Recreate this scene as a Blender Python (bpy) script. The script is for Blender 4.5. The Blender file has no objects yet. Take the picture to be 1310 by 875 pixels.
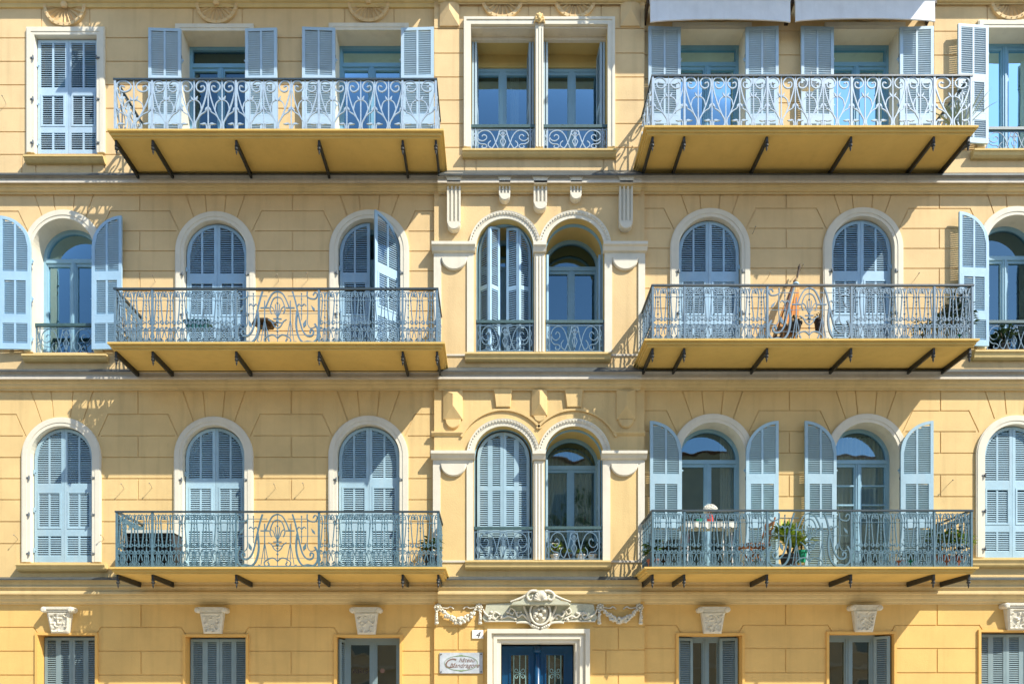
import bpy, math, random
from mathutils import Vector
from mathutils.geometry import delaunay_2d_cdt
random.seed(7)
PI = math.pi
scene = bpy.context.scene
COL = scene.collection

# ------------------------------------------------------------------ measuring
S, D, PXC, PYC, CZ = 0.0138, 12.8, 632.0, 900.0, 1.7     # metres per unit on the facade plane, camera distance
def X(px, d=0.0): return ((PXC - 655) + (px - PXC) * (D - d) / D) * S
def Z(py, d=0.0): return CZ + (PYC - py) * (D - d) / D * S
CB = 0.06                                                # the middle bay stands this far out of the side walls

# ------------------------------------------------------------------ materials
def mat(name, col, rough=0.8, var=0.06, bump=0.0, scale=3.0, metal=0.0, streak=0.0, grain=60.0, spec=0.3, rand=0.0, dirt=None):
    m = bpy.data.materials.new(name); m.use_nodes = True
    nt = m.node_tree; N = nt.nodes; L = nt.links
    b = N['Principled BSDF']
    b.inputs['Roughness'].default_value = rough
    b.inputs['Metallic'].default_value = metal
    b.inputs['Specular IOR Level'].default_value = spec
    tc = N.new('ShaderNodeTexCoord')
    n1 = N.new('ShaderNodeTexNoise'); n1.inputs['Scale'].default_value = scale; n1.inputs['Detail'].default_value = 6
    n1.inputs['Roughness'].default_value = 0.65
    L.new(tc.outputs['Object'], n1.inputs['Vector'])
    ramp = N.new('ShaderNodeMapRange')
    ramp.inputs['From Min'].default_value = 0.3; ramp.inputs['From Max'].default_value = 0.7
    ramp.inputs['To Min'].default_value = 1 - var; ramp.inputs['To Max'].default_value = 1 + var
    L.new(n1.outputs['Fac'], ramp.inputs['Value'])
    mul = N.new('ShaderNodeVectorMath'); mul.operation = 'SCALE'
    mul.inputs[0].default_value = col[:3]
    L.new(ramp.outputs['Result'], mul.inputs['Scale'])
    out = mul.outputs['Vector']
    if rand:
        oi = N.new('ShaderNodeObjectInfo'); rr = N.new('ShaderNodeMapRange')
        rr.inputs['To Min'].default_value = 1 - rand; rr.inputs['To Max'].default_value = 1 + rand * .6
        L.new(oi.outputs['Random'], rr.inputs['Value'])
        m2 = N.new('ShaderNodeVectorMath'); m2.operation = 'SCALE'
        L.new(out, m2.inputs[0]); L.new(rr.outputs['Result'], m2.inputs['Scale']); out = m2.outputs['Vector']
    if streak:
        mp = N.new('ShaderNodeMapping'); mp.inputs['Scale'].default_value = (7.0, 7.0, 0.5)
        L.new(tc.outputs['Object'], mp.inputs['Vector'])
        n2 = N.new('ShaderNodeTexNoise'); n2.inputs['Scale'].default_value = 1.0; n2.inputs['Detail'].default_value = 5
        L.new(mp.outputs['Vector'], n2.inputs['Vector'])
        r2 = N.new('ShaderNodeMapRange'); r2.inputs['From Min'].default_value = 0.52; r2.inputs['From Max'].default_value = 0.8
        r2.inputs['To Min'].default_value = 0.0; r2.inputs['To Max'].default_value = streak
        L.new(n2.outputs['Fac'], r2.inputs['Value'])
        mx = N.new('ShaderNodeMix'); mx.data_type = 'RGBA'
        L.new(r2.outputs['Result'], mx.inputs['Factor'])
        L.new(out, mx.inputs['A'])
        dc = dirt or (col[0] * .55, col[1] * .52, col[2] * .5)
        mx.inputs['B'].default_value = (*dc[:3], 1)
        out = mx.outputs['Result']
    L.new(out, b.inputs['Base Color'])
    if bump:
        n3 = N.new('ShaderNodeTexNoise'); n3.inputs['Scale'].default_value = grain; n3.inputs['Detail'].default_value = 4
        L.new(tc.outputs['Object'], n3.inputs['Vector'])
        bp = N.new('ShaderNodeBump'); bp.inputs['Strength'].default_value = bump; bp.inputs['Distance'].default_value = 0.01
        L.new(n3.outputs['Fac'], bp.inputs['Height'])
        L.new(bp.outputs['Normal'], b.inputs['Normal'])
    return m

def glass_mat(name, tint, refl=0.16, gcol=(0.50, 0.79, 0.92)):
    m = bpy.data.materials.new(name); m.use_nodes = True
    nt = m.node_tree; N = nt.nodes; L = nt.links
    for n in list(N):
        if n.type == 'BSDF_PRINCIPLED': N.remove(n)
    o = [n for n in N if n.type == 'OUTPUT_MATERIAL'][0]
    tr = N.new('ShaderNodeBsdfTransparent'); tr.inputs['Color'].default_value = (*tint, 1)
    gl = N.new('ShaderNodeBsdfGlossy'); gl.inputs['Roughness'].default_value = 0.015
    gl.inputs['Color'].default_value = (*gcol, 1)
    fr = N.new('ShaderNodeFresnel'); fr.inputs['IOR'].default_value = 1.5
    ad = N.new('ShaderNodeMath'); ad.operation = 'MULTIPLY_ADD'
    ad.inputs[1].default_value = 1.0; ad.inputs[2].default_value = refl; ad.use_clamp = True
    L.new(fr.outputs['Fac'], ad.inputs[0])
    tc = N.new('ShaderNodeTexCoord')
    nz = N.new('ShaderNodeTexNoise'); nz.inputs['Scale'].default_value = 2.2; nz.inputs['Detail'].default_value = 1
    L.new(tc.outputs['Object'], nz.inputs['Vector'])
    bp = N.new('ShaderNodeBump'); bp.inputs['Strength'].default_value = 0.06; bp.inputs['Distance'].default_value = 0.05
    L.new(nz.outputs['Fac'], bp.inputs['Height']); L.new(bp.outputs['Normal'], gl.inputs['Normal'])
    mx = N.new('ShaderNodeMixShader')
    L.new(ad.outputs[0], mx.inputs['Fac']); L.new(tr.outputs[0], mx.inputs[1]); L.new(gl.outputs[0], mx.inputs[2])
    L.new(mx.outputs[0], o.inputs['Surface'])
    return m

M = {}
M['wall3'] = mat('wall_paint_upper', (0.67, 0.482, 0.245), .9, .10, .35, 1.1, streak=.32)
M['wall2'] = mat('wall_paint_middle', (0.67, 0.480, 0.238), .9, .10, .35, 1.1, streak=.32)
M['wall1'] = mat('wall_paint_first', (0.67, 0.475, 0.210), .9, .10, .35, 1.1, streak=.32)
M['wall0'] = mat('wall_paint_street', (0.67, 0.430, 0.142), .9, .10, .35, 1.1, streak=.32)
M['moulding'] = mat('moulding_paint', (0.60, 0.455, 0.22), .85, .08, .2, 2.0, streak=.3)
M['moulding_white'] = mat('moulding_pale', (0.60, 0.54, 0.43), .85, .08, .2, 2.5, streak=.35)
M['ochre'] = mat('ochre_soffit_paint', (0.61, 0.415, 0.12), .85, .08, .15, 1.5, streak=.18)
M['sill'] = mat('ochre_sill_paint', (0.64, 0.475, 0.20), .85, .08, .2, 3.0, streak=.25)
M['frame0'] = mat('orange_reveal_paint', (0.67, 0.39, 0.105), .8, .06, .1, 2)
M['trim'] = mat('cream_trim_paint', (0.675, 0.62, 0.485), .8, .05, .2, 3.5, streak=.22)
M['plaster'] = mat('white_plaster', (0.62, 0.575, 0.45), .85, .1, .5, 14.0, streak=.2)
M['relief'] = mat('grey_green_plaster', (0.46, 0.455, 0.33), .85, .1, .4, 12.0, streak=.2)
M['deepreveal'] = mat('cream_reveal', (0.58, 0.42, 0.15), .85, .06, .2, 3.0)
M['zinc'] = mat('zinc_flashing', (0.09, 0.10, 0.095), .5, .2, .1, 5.0, metal=.4)
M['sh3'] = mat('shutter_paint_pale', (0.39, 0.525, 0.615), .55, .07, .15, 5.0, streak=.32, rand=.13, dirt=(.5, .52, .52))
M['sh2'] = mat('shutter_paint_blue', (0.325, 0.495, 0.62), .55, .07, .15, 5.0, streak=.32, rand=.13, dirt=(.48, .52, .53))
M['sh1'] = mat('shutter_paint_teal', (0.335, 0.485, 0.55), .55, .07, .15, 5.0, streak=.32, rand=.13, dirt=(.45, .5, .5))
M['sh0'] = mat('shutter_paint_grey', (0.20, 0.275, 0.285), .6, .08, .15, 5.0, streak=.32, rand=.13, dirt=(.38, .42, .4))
M['fr'] = mat('window_frame_blue', (0.25, 0.42, 0.51), .5, .06, .1, 5.0)
M['frd'] = mat('door_frame_blue', (0.17, 0.355, 0.48), .5, .06, .1, 5.0)
M['fr0'] = mat('window_frame_grey', (0.19, 0.26, 0.27), .5, .06, .1, 5.0)
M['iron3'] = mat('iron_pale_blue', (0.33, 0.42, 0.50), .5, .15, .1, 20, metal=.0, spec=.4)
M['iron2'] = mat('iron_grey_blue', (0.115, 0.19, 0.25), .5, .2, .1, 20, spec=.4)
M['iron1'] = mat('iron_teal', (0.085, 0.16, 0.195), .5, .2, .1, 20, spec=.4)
M['handrail'] = mat('handrail_dark', (0.035, 0.055, 0.065), .45, .2, .1, 20, spec=.5)
M['guardtop'] = mat('guard_top_green', (0.05, 0.10, 0.10), .45, .2, .1, 20, spec=.5)
M['black'] = mat('black_iron', (0.018, 0.020, 0.018), .5, .2, .2, 20, spec=.5)
M['glass'] = glass_mat('window_glass', (0.55, 0.6, 0.6), 0.16)
M['glass_dark'] = glass_mat('window_glass_dark', (0.5, 0.5, 0.46), 0.12, (1.0, .92, .70))
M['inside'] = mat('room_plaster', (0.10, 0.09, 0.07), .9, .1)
M['door'] = mat('door_blue_gloss', (0.003, 0.050, 0.125), .3, .12, .08, 6.0, spec=.5)
M['grille'] = mat('door_grille', (0.20, 0.32, 0.30), .5, .1, .1, 20)
M['marble'] = mat('grey_marble', (0.46, 0.49, 0.50), .35, .2, .05, 9, spec=.5, streak=.8, dirt=(.36, .40, .44))
M['enamel'] = mat('white_enamel', (0.80, 0.80, 0.74), .3, .04, 0, 6)
M['ink'] = mat('dark_lettering', (0.05, 0.035, 0.03), .6, .1)
M['inkred'] = mat('brown_lettering', (0.20, 0.12, 0.09), .6, .1)
M['leafink'] = mat('green_ornament_ink', (0.18, 0.27, 0.10), .6, .1)
M['awning'] = mat('awning_canvas', (0.72, 0.73, 0.73), .9, .06, .2, 4.0, streak=.2)
M['terracotta'] = mat('terracotta', (0.42, 0.14, 0.07), .8, .15, .2, 12)
M['greenpot'] = mat('green_pot_glaze', (0.02, 0.30, 0.16), .4, .1, .1, 8)
M['redpot'] = mat('red_pot_glaze', (0.62, 0.06, 0.04), .4, .1, .1, 8)
M['darkpot'] = mat('dark_pot', (0.05, 0.05, 0.05), .6, .2, .1, 12)
M['whitepot'] = mat('white_pot', (0.75, 0.75, 0.72), .5, .08, .1, 12)
M['teal'] = mat('teal_planter', (0.05, 0.18, 0.20), .6, .2, .2, 14)
M['leaf'] = mat('leaf_green', (0.085, 0.16, 0.035), .6, .4, 0, 20)
M['leafy'] = mat('leaf_yellow_green', (0.30, 0.42, 0.045), .55, .35, 0, 20)
M['leafd'] = mat('leaf_dark', (0.035, 0.075, 0.03), .6, .35, 0, 20)
M['leafp'] = mat('leaf_pale', (0.36, 0.42, 0.30), .6, .35, 0, 20)
M['flowerw'] = mat('white_petals', (0.72, 0.68, 0.56), .8, .1, 0, 20)
M['flowerr'] = mat('red_petals', (0.60, 0.03, 0.03), .7, .2, 0, 20)
M['stemw'] = mat('brown_stem', (0.10, 0.065, 0.035), .8, .2, 0, 20)
M['soil'] = mat('soil', (0.05, 0.035, 0.02), .95, .3, .5, 20)
M['wood'] = mat('orange_wood', (0.36, 0.14, 0.04), .55, .25, .1, 10)
M['wooddk'] = mat('dark_wood', (0.045, 0.028, 0.015), .6, .3, .1, 10)
M['paleslab'] = mat('pale_table_top', (0.56, 0.58, 0.52), .7, .08, .1, 10)
M['curtain'] = mat('lace_curtain', (0.62, 0.62, 0.55), .9, .06, .1, 14)
M['curtaing'] = mat('grey_curtain', (0.34, 0.35, 0.31), .9, .08, .1, 14)
M['hookm'] = mat('hook_iron', (0.30, 0.25, 0.18), .6, .2, 0, 10)
M['canvas_s'] = None
M['asphalt'] = mat('asphalt', (0.06, 0.06, 0.06), .9, .15, .4, 3.0, grain=90)
M['paving'] = mat('pale_paving', (0.50, 0.46, 0.39), .85, .12, .3, 2.0)
M['kerb'] = mat('kerb_stone', (0.42, 0.41, 0.39), .85, .12, .3, 4.0)
M['opp'] = mat('opposite_cream_render', (0.62, 0.52, 0.36), .9, .06, .2, 1.0, streak=.2)
M['roof'] = mat('roof_tile', (0.30, 0.13, 0.07), .9, .2, .4, 6.0)
M['line'] = mat('road_marking_paint', (0.75, 0.75, 0.72), .7, .1)

def stripes():
    m = bpy.data.materials.new('striped_canvas'); m.use_nodes = True
    nt = m.node_tree; N = nt.nodes; L = nt.links; b = N['Principled BSDF']; b.inputs['Roughness'].default_value = .9
    tc = N.new('ShaderNodeTexCoord'); sp = N.new('ShaderNodeSeparateXYZ'); L.new(tc.outputs['Object'], sp.inputs[0])
    at = N.new('ShaderNodeMath'); at.operation = 'ARCTAN2'; L.new(sp.outputs['Y'], at.inputs[0]); L.new(sp.outputs['X'], at.inputs[1])
    mu = N.new('ShaderNodeMath'); mu.operation = 'MULTIPLY'; mu.inputs[1].default_value = 9.0; L.new(at.outputs[0], mu.inputs[0])
    sn = N.new('ShaderNodeMath'); sn.operation = 'SINE'; L.new(mu.outputs[0], sn.inputs[0])
    cr = N.new('ShaderNodeValToRGB'); e = cr.color_ramp
    e.elements[0].position = .25; e.elements[0].color = (0.50, 0.19, 0.04, 1)
    e.elements[1].position = .62; e.elements[1].color = (0.46, 0.36, 0.17, 1)
    x = e.elements.new(.9); x.color = (0.10, 0.05, 0.03, 1)
    mr = N.new('ShaderNodeMapRange'); mr.inputs['From Min'].default_value = -1; L.new(sn.outputs[0], mr.inputs['Value'])
    L.new(mr.outputs[0], cr.inputs['Fac']); L.new(cr.outputs['Color'], b.inputs['Base Color'])
    return m
M['canvas_s'] = stripes()

# ------------------------------------------------------------------ mesh builder; coordinates are (x, d, z), d = out of the facade
class MB:
    def __init__(s): s.v = []; s.f = []
    def add(s, pts, faces):
        o = len(s.v); s.v += [tuple(p) for p in pts]; s.f += [tuple(i + o for i in f) for f in faces]
    def hexa(s, p):      # 8 points: 4 bottom ring, 4 top ring
        s.add(p, [(3, 2, 1, 0), (4, 5, 6, 7), (0, 1, 5, 4), (1, 2, 6, 5), (2, 3, 7, 6), (3, 0, 4, 7)])
    def box(s, x0, x1, d0, d1, z0, z1):
        s.hexa([(x0, d0, z0), (x1, d0, z0), (x1, d1, z0), (x0, d1, z0), (x0, d0, z1), (x1, d0, z1), (x1, d1, z1), (x0, d1, z1)])
    def prism(s, pts, d0, d1, inset=0.0):   # outline in (x,z), front face at d1; inset makes a chamfered front
        n = len(pts)
        cx = sum(p[0] for p in pts) / n; cz = sum(p[1] for p in pts) / n
        def sh(p):
            v = Vector((p[0] - cx, p[1] - cz)); l = v.length or 1
            v *= max(0, (l - inset)) / l
            return (cx + v.x, cz + v.y)
        back = [(x, d0, z) for x, z in pts]
        if inset:
            mid = [(x, d1 - inset, z) for x, z in pts]
            fr = [(sh(p)[0], d1, sh(p)[1]) for p in pts]
            rings = [back, mid, fr]
        else:
            rings = [back, [(x, d1, z) for x, z in pts]]
        P = [p for r in rings for p in r]; F = []
        for k in range(len(rings) - 1):
            for i in range(n):
                j = (i + 1) % n
                F.append((k * n + i, k * n + j, (k + 1) * n + j, (k + 1) * n + i))
        F.append(tuple(range(n))[::-1]); F.append(tuple((len(rings) - 1) * n + i for i in range(n)))
        s.add(P, F)
    def ring(s, inner, outer, d0, d1, closed=False, lip=0.0):   # band between two open outlines of equal length
        n = len(inner); P = []
        for i in range(n):
            P += [(inner[i][0], d0, inner[i][1]), (inner[i][0], d1 - lip, inner[i][1]), (outer[i][0], d1, outer[i][1]), (outer[i][0], d0, outer[i][1])]
        F = []
        rng = range(n if closed else n - 1)
        for i in rng:
            j = (i + 1) % n
            for k in range(4):
                l = (k + 1) % 4
                F.append((i * 4 + k, j * 4 + k, j * 4 + l, i * 4 + l))
        if not closed:
            F.append((0, 1, 2, 3)); F.append(((n - 1) * 4 + 3, (n - 1) * 4 + 2, (n - 1) * 4 + 1, (n - 1) * 4))
        s.add(P, F)
    def skin(s, outline, d0, d1, closed=False):                  # ribbon along an outline from d0 to d1
        n = len(outline)
        P = [(x, d0, z) for x, z in outline] + [(x, d1, z) for x, z in outline]
        F = [(i, (i + 1) % n, n + (i + 1) % n, n + i) for i in range(n if closed else n - 1)]
        s.add(P, F)
    def fill(s, outline, d):
        s.add([(x, d, z) for x, z in outline], [tuple(range(len(outline)))])
    def extr(s, x0, x1, prof):                                   # profile of (d,z) along x
        n = len(prof)
        P = [(x0, d, z) for d, z in prof] + [(x1, d, z) for d, z in prof]
        F = [(i, (i + 1) % n, n + (i + 1) % n, n + i) for i in range(n)]
        F.append(tuple(range(n))[::-1]); F.append(tuple(n + i for i in range(n)))
        s.add(P, F)
    def tube(s, pts, r, n=4, r2=None, cap=True):                 # 3D path in (x,d,z)
        pts = [Vector(p) for p in pts]
        out = []
        for i, p in enumerate(pts):
            a = pts[max(i - 1, 0)]; b = pts[min(i + 1, len(pts) - 1)]
            t = (b - a)
            if t.length < 1e-9: t = Vector((0, 0, 1))
            t.normalize()
            q = Vector((0, 1, 0)) if abs(t.y) < .9 else Vector((1, 0, 0))
            u = t.cross(q).normalized(); w = u.cross(t).normalized()
            rr = r if r2 is None else r + (r2 - r) * i / max(1, len(pts) - 1)
            for k in range(n):
                ang = 2 * PI * k / n + PI / 4
                out.append(p + (u * math.cos(ang) + w * math.sin(ang)) * rr * (1.3 if n == 4 else 1))
        F = []
        for i in range(len(pts) - 1):
            for k in range(n):
                l = (k + 1) % n
                F.append((i * n + k, i * n + l, (i + 1) * n + l, (i + 1) * n + k))
        if cap:
            F.append(tuple(range(n))[::-1]); F.append(tuple((len(pts) - 1) * n + k for k in range(n)))
        s.add(out, F)
    def lathe(s, c, prof, n=14, axis='z'):                       # prof of (r, h) about c=(x,d,z)
        P = []; F = []
        for r, h in prof:
            for k in range(n):
                a = 2 * PI * k / n
                if axis == 'z': P.append((c[0] + r * math.cos(a), c[1] + r * math.sin(a), c[2] + h))
                else: P.append((c[0] + r * math.cos(a), c[1] + h, c[2] + r * math.sin(a)))
        m = len(prof)
        for i in range(m - 1):
            for k in range(n):
                l = (k + 1) % n
                F.append((i * n + k, i * n + l, (i + 1) * n + l, (i + 1) * n + k))
        F.append(tuple(range(n))[::-1]); F.append(tuple((m - 1) * n + k for k in range(n)))
        s.add(P, F)
    def blob(s, c, r, sq=(1, 1, 1), n=7):
        prof = [(r * math.sin(PI * i / 5), -r * math.cos(PI * i / 5)) for i in range(1, 5)]
        o = len(s.v); s.lathe((0, 0, 0), prof, n)
        for i in range(o, len(s.v)):
            x, y, z = s.v[i]; s.v[i] = (c[0] + x * sq[0], c[1] + y * sq[1], c[2] + z * sq[2])
    def build(s, name, m, parent=None, smooth=False):
        me = bpy.data.meshes.new(name)
        off = Vector((0, 0, 0))
        p = parent
        while p is not None: off += p.location; p = p.parent
        me.from_pydata([(x - off.x, -d - off.y, z - off.z) for x, d, z in s.v], [], s.f)
        import bmesh
        bm = bmesh.new(); bm.from_mesh(me); bmesh.ops.recalc_face_normals(bm, faces=bm.faces); bm.to_mesh(me); bm.free()
        if smooth:
            for p in me.polygons: p.use_smooth = True
        me.materials.append(m)
        o = bpy.data.objects.new(name, me); COL.objects.link(o)
        if parent is not None: o.parent = parent
        return o

def thing(name, label, cat, loc=(0, 0, 0), group=None):          # loc in (x,d,z)
    o = bpy.data.objects.new(name, None); COL.objects.link(o); o.location = (loc[0], -loc[1], loc[2])
    o.empty_display_size = .2
    o['label'] = label; o['category'] = cat
    if group: o['group'] = group
    return o
def struct(o): o['kind'] = 'structure'; return o
def lab(o, t): o['label'] = t; return o

def arch(cx, hw, zs, zb, n=26):                                  # open outline, bottom left over the top to bottom right
    return [(cx - hw, zb)] + [(cx - hw * math.cos(PI * i / n), zs + hw * math.sin(PI * i / n)) for i in range(n + 1)] + [(cx + hw, zb)]
def rect(x0, x1, z0, z1): return [(x0, z0), (x0, z1), (x1, z1), (x1, z0)]
def spiral(cx, cy, r0, r1, a0, turns, n=16):
    return [(cx + (r0 + (r1 - r0) * i / n) * math.cos(a0 + turns * 2 * PI * i / n), cy + (r0 + (r1 - r0) * i / n) * math.sin(a0 + turns * 2 * PI * i / n)) for i in range(n + 1)]
def smoothp(pts, k=4):                                           # Catmull-Rom
    P = [pts[0]] + list(pts) + [pts[-1]]; out = []
    for i in range(1, len(P) - 2):
        for j in range(k):
            t = j / k
            out.append(tuple(0.5 * (2 * P[i][c] + (P[i + 1][c] - P[i - 1][c]) * t + (2 * P[i - 1][c] - 5 * P[i][c] + 4 * P[i + 1][c] - P[i + 2][c]) * t * t + (3 * P[i][c] - P[i - 1][c] - 3 * P[i + 1][c] + P[i + 2][c]) * t ** 3) for c in range(len(P[0]))))
    out.append(tuple(pts[-1])); return out

# ------------------------------------------------------------------ the building
B = thing('apartment_building', 'ochre yellow apartment house with pale blue shutters, iron balconies and a blue street door', 'building')

# ---- walls with real joint grooves
OPEN = {}         # storey -> list of outlines (x,z)
def storey_wall(name, x0, x1, z0, z1, d, openings, joints, m, g=0.012, w=0.020):
    pts = []; edges = []
    def loop(poly):
        o = len(pts); pts.extend(Vector(p) for p in poly); n = len(poly)
        edges.extend((o + i, o + (i + 1) % n) for i in range(n))
    loop([(x0, z0), (x1, z0), (x1, z1), (x0, z1)])
    ops = []
    for o in openings:
        if max(p[0] for p in o) > x0 and min(p[0] for p in o) < x1 and max(p[1] for p in o) > z0 and min(p[1] for p in o) < z1:
            loop(o); ops.append(o)
    segs = []
    for (ax, az, bx, bz) in joints:
        a = Vector((ax, az)); b = Vector((bx, bz)); t = (b - a)
        if t.length < .01: continue
        L = t.length; t.normalize(); nn = Vector((-t.y, t.x)) * w / 2
        a2 = a - t * w / 2; b2 = b + t * w / 2
        loop([a2 + nn, b2 + nn, b2 - nn, a2 - nn]); segs.append((a2, t, L + w))
    vs, es, fs, _, _, _ = delaunay_2d_cdt(pts, edges, [], 0, 1e-5)
    def inside(poly, p):
        c = False; n = len(poly); j = n - 1
        for i in range(n):
            xi, yi = poly[i]; xj, yj = poly[j]
            if (yi > p[1]) != (yj > p[1]) and p[0] < (xj - xi) * (p[1] - yi) / (yj - yi) + xi: c = not c
            j = i
        return c
    mb = MB(); idx = {}
    def vert(i, lev):
        k = (i, lev)
        if k not in idx:
            idx[k] = len(mb.v); mb.v.append((vs[i].x, d - (g if lev else 0), vs[i].y))
        return idx[k]
    etri = {}
    for f in fs:
        c = (vs[f[0]] + vs[f[1]] + vs[f[2]]) / 3
        if not (x0 < c.x < x1 and z0 < c.y < z1): continue
        if any(inside(o, c) for o in ops): continue
        lev = 0
        for a, t, L in segs:
            r = c - a; u = r.dot(t)
            if 0 <= u <= L and abs(r.x * t.y - r.y * t.x) < w / 2: lev = 1; break
        mb.f.append(tuple(vert(i, lev) for i in f))
        for i in range(3):
            e = tuple(sorted((f[i], f[(i + 1) % 3]))); etri.setdefault(e, []).append(lev)
    for e, l in etri.items():
        if len(l) == 2 and l[0] != l[1]:
            mb.f.append((vert(e[0], 0), vert(e[1], 0), vert(e[1], 1), vert(e[0], 1)))
    me = bpy.data.meshes.new(name)
    me.from_pydata([(x, -dd, z) for x, dd, z in mb.v], [], mb.f)
    import bmesh
    bm = bmesh.new(); bm.from_mesh(me); bmesh.ops.recalc_face_normals(bm, faces=bm.faces); bm.to_mesh(me); bm.free()
    me.materials.append(m)
    o = bpy.data.objects.new(name, me); COL.objects.link(o); o.parent = B
    return o

# ---- shutters: leaf built in its own plane, hinged at (hx,hd), running along (cos,sin)
def leaf(mb, hx, hd, ux, ud, w, z0, h, spring=None, side=1, u0=0.0, u1=None, panels=((.05, .30), (.36, .60), (.655, .98)), flap=1, st=.052, mull=.032, th=.034, pitch=.038, hinges=True):
    """spring None = rectangular leaf of height h; otherwise a half arch rising from spring at the hinge side, radius w."""
    u1 = w if u1 is None else u1
    nx, nd = (-ud, ux) if side > 0 else (ud, -ux)
    if side < 0: nx, nd = ud, -ux
    def P(u, n, z): return (hx + ux * (u - u0) + nx * n, hd + ud * (u - u0) + nd * n, z)
    def top(u):
        if spring is None: return z0 + h
        r = w; v = r * r - (r - u) ** 2
        return z0 + spring + math.sqrt(max(v, 0))
    def inn(u):
        if spring is None: return z0 + h - st
        r = w; v = (r - st) ** 2 - (r - u) ** 2
        return z0 + spring + math.sqrt(max(v, 0))
    def bar(ua, ub, za, zb, n0=-th / 2, n1=th / 2, curved=False):
        zt = (top(ua), top(ub)) if curved else (zb, zb)
        mb.hexa([P(ua, n0, za), P(ub, n0, za), P(ub, n1, za), P(ua, n1, za), P(ua, n0, zt[0]), P(ub, n0, zt[1]), P(ub, n1, zt[1]), P(ua, n1, zt[0])])
    H = (h if spring is None else spring + w)
    # stiles
    segs = 4 if spring is not None else 1
    for k in range(segs):
        bar(u0 + st * k / segs, u0 + st * (k + 1) / segs, z0, z0 + H, curved=spring is not None)
    for k in range(segs):
        bar(u1 - st + st * k / segs, u1 - st + st * (k + 1) / segs, z0, z0 + H, curved=spring is not None)
    # top rail
    if spring is None: bar(u0 + st, u1 - st, z0 + H - st, z0 + H, -th / 2 + .001, th / 2 - .001)
    else:
        n = 10
        for k in range(n):
            a = u0 + st + (u1 - u0 - 2 * st) * k / n; b = u0 + st + (u1 - u0 - 2 * st) * (k + 1) / n
            q = th / 2 - .001
            mb.hexa([P(a, -q, inn(a)), P(b, -q, inn(b)), P(b, q, inn(b)), P(a, q, inn(a)), P(a, -q, top(a)), P(b, -q, top(b)), P(b, q, top(b)), P(a, q, top(a))])
    um = (u0 + u1) / 2
    cells = [(u0 + st, um - mull / 2), (um + mull / 2, u1 - st)] if mull else [(u0 + st, u1 - st)]
    edges = [0.0]
    for (a, b) in panels: edges += [a, b]
    # horizontal rails between panels
    prev = 0.0
    for (a, b) in panels:
        bar(u0 + st, u1 - st, z0 + prev * H, z0 + a * H, -th / 2 + .001, th / 2 - .001); prev = b
    for pi, (a, b) in enumerate(panels):
        last = pi == len(panels) - 1
        za = z0 + a * H; zb = z0 + b * H
        ext = 0.0
        if pi == flap:
            ext = .03
            for (ca, cb) in ((u0 + st, u0 + st + .03), (u1 - st - .03, u1 - st)): bar(ca, cb, za, zb, -th / 2, th / 2 + .006)
            bar(u0 + st + .03, u1 - st - .03, zb - .03, zb, -th / 2, th / 2 + .006); bar(u0 + st + .03, u1 - st - .03, za, za + .03, -th / 2, th / 2 + .006)
            za += .03; zb -= .03
        if mull:
            if last and spring is not None: zz = inn(um)
            elif last: zz = z0 + H - st
            else: zz = zb
            bar(um - mull / 2, um + mull / 2, za, zz, -th / 2 + .002, th / 2 - .002)
        for ci, (ca, cb) in enumerate(cells):
            if ext:
                if ci == 0: ca += ext
                if ci == len(cells) - 1: cb -= ext
            zz = za + .012
            lim = (z0 + H - st) if last and spring is None else (inn(u1 - st) if last else zb)
            while zz < lim - .012:
                c0 = ca
                if last and spring is not None and zz + .02 > z0 + spring:
                    v = (w - st) ** 2 - (zz + .02 - z0 - spring) ** 2
                    if v <= 0: break
                    c0 = max(ca, w - math.sqrt(v))
                if c0 < cb - .01:
                    pr = [(.015, -.012), (.015, -.005), (-.013, .022), (-.013, .015)]
                    mb.add([P(c0, n, zz + q) for n, q in pr] + [P(cb, n, zz + q) for n, q in pr],
                           [(0, 1, 5, 4), (1, 2, 6, 5), (2, 3, 7, 6), (3, 0, 4, 7)])
                zz += pitch
    if hinges and u0 == 0.0:
        for f in (.10, .45, .78):
            zc = z0 + f * (h if spring is None else spring + w * .4)
            bar(-.035, .03, zc - .012, zc + .012, th / 2, th / 2 + .012)
            bar(-.012, .012, zc - .04, zc + .04, th / 2, th / 2 + .02)

DOORP = ((.05, .30), (.36, .60), (.655, .985))
WINP = ((.045, .195), (.25, .53), (.585, .985))

def shutter_pair(win, cx, hw, z0, h, d, m, spring=None, angl=0.0, angr=0.0, panels=DOORP, lbl=None, **kw):
    gap = .004
    for side, ang in ((1, angl), (-1, angr)):
        if ang is None: continue
        mb = MB(); hx = cx - side * (hw - .002)
        a = math.radians(ang)
        ux, ud = side * math.cos(a), math.sin(a)
        leaf(mb, hx, d, ux, ud, hw - gap, z0, h, spring, side, panels=panels, **kw)
        o = mb.build('shutter', m, win)
        if ang > 120: lab(o, 'louvred shutter folded back against the wall')
        elif ang > 10: lab(o, 'louvred shutter swung half open')

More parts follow.
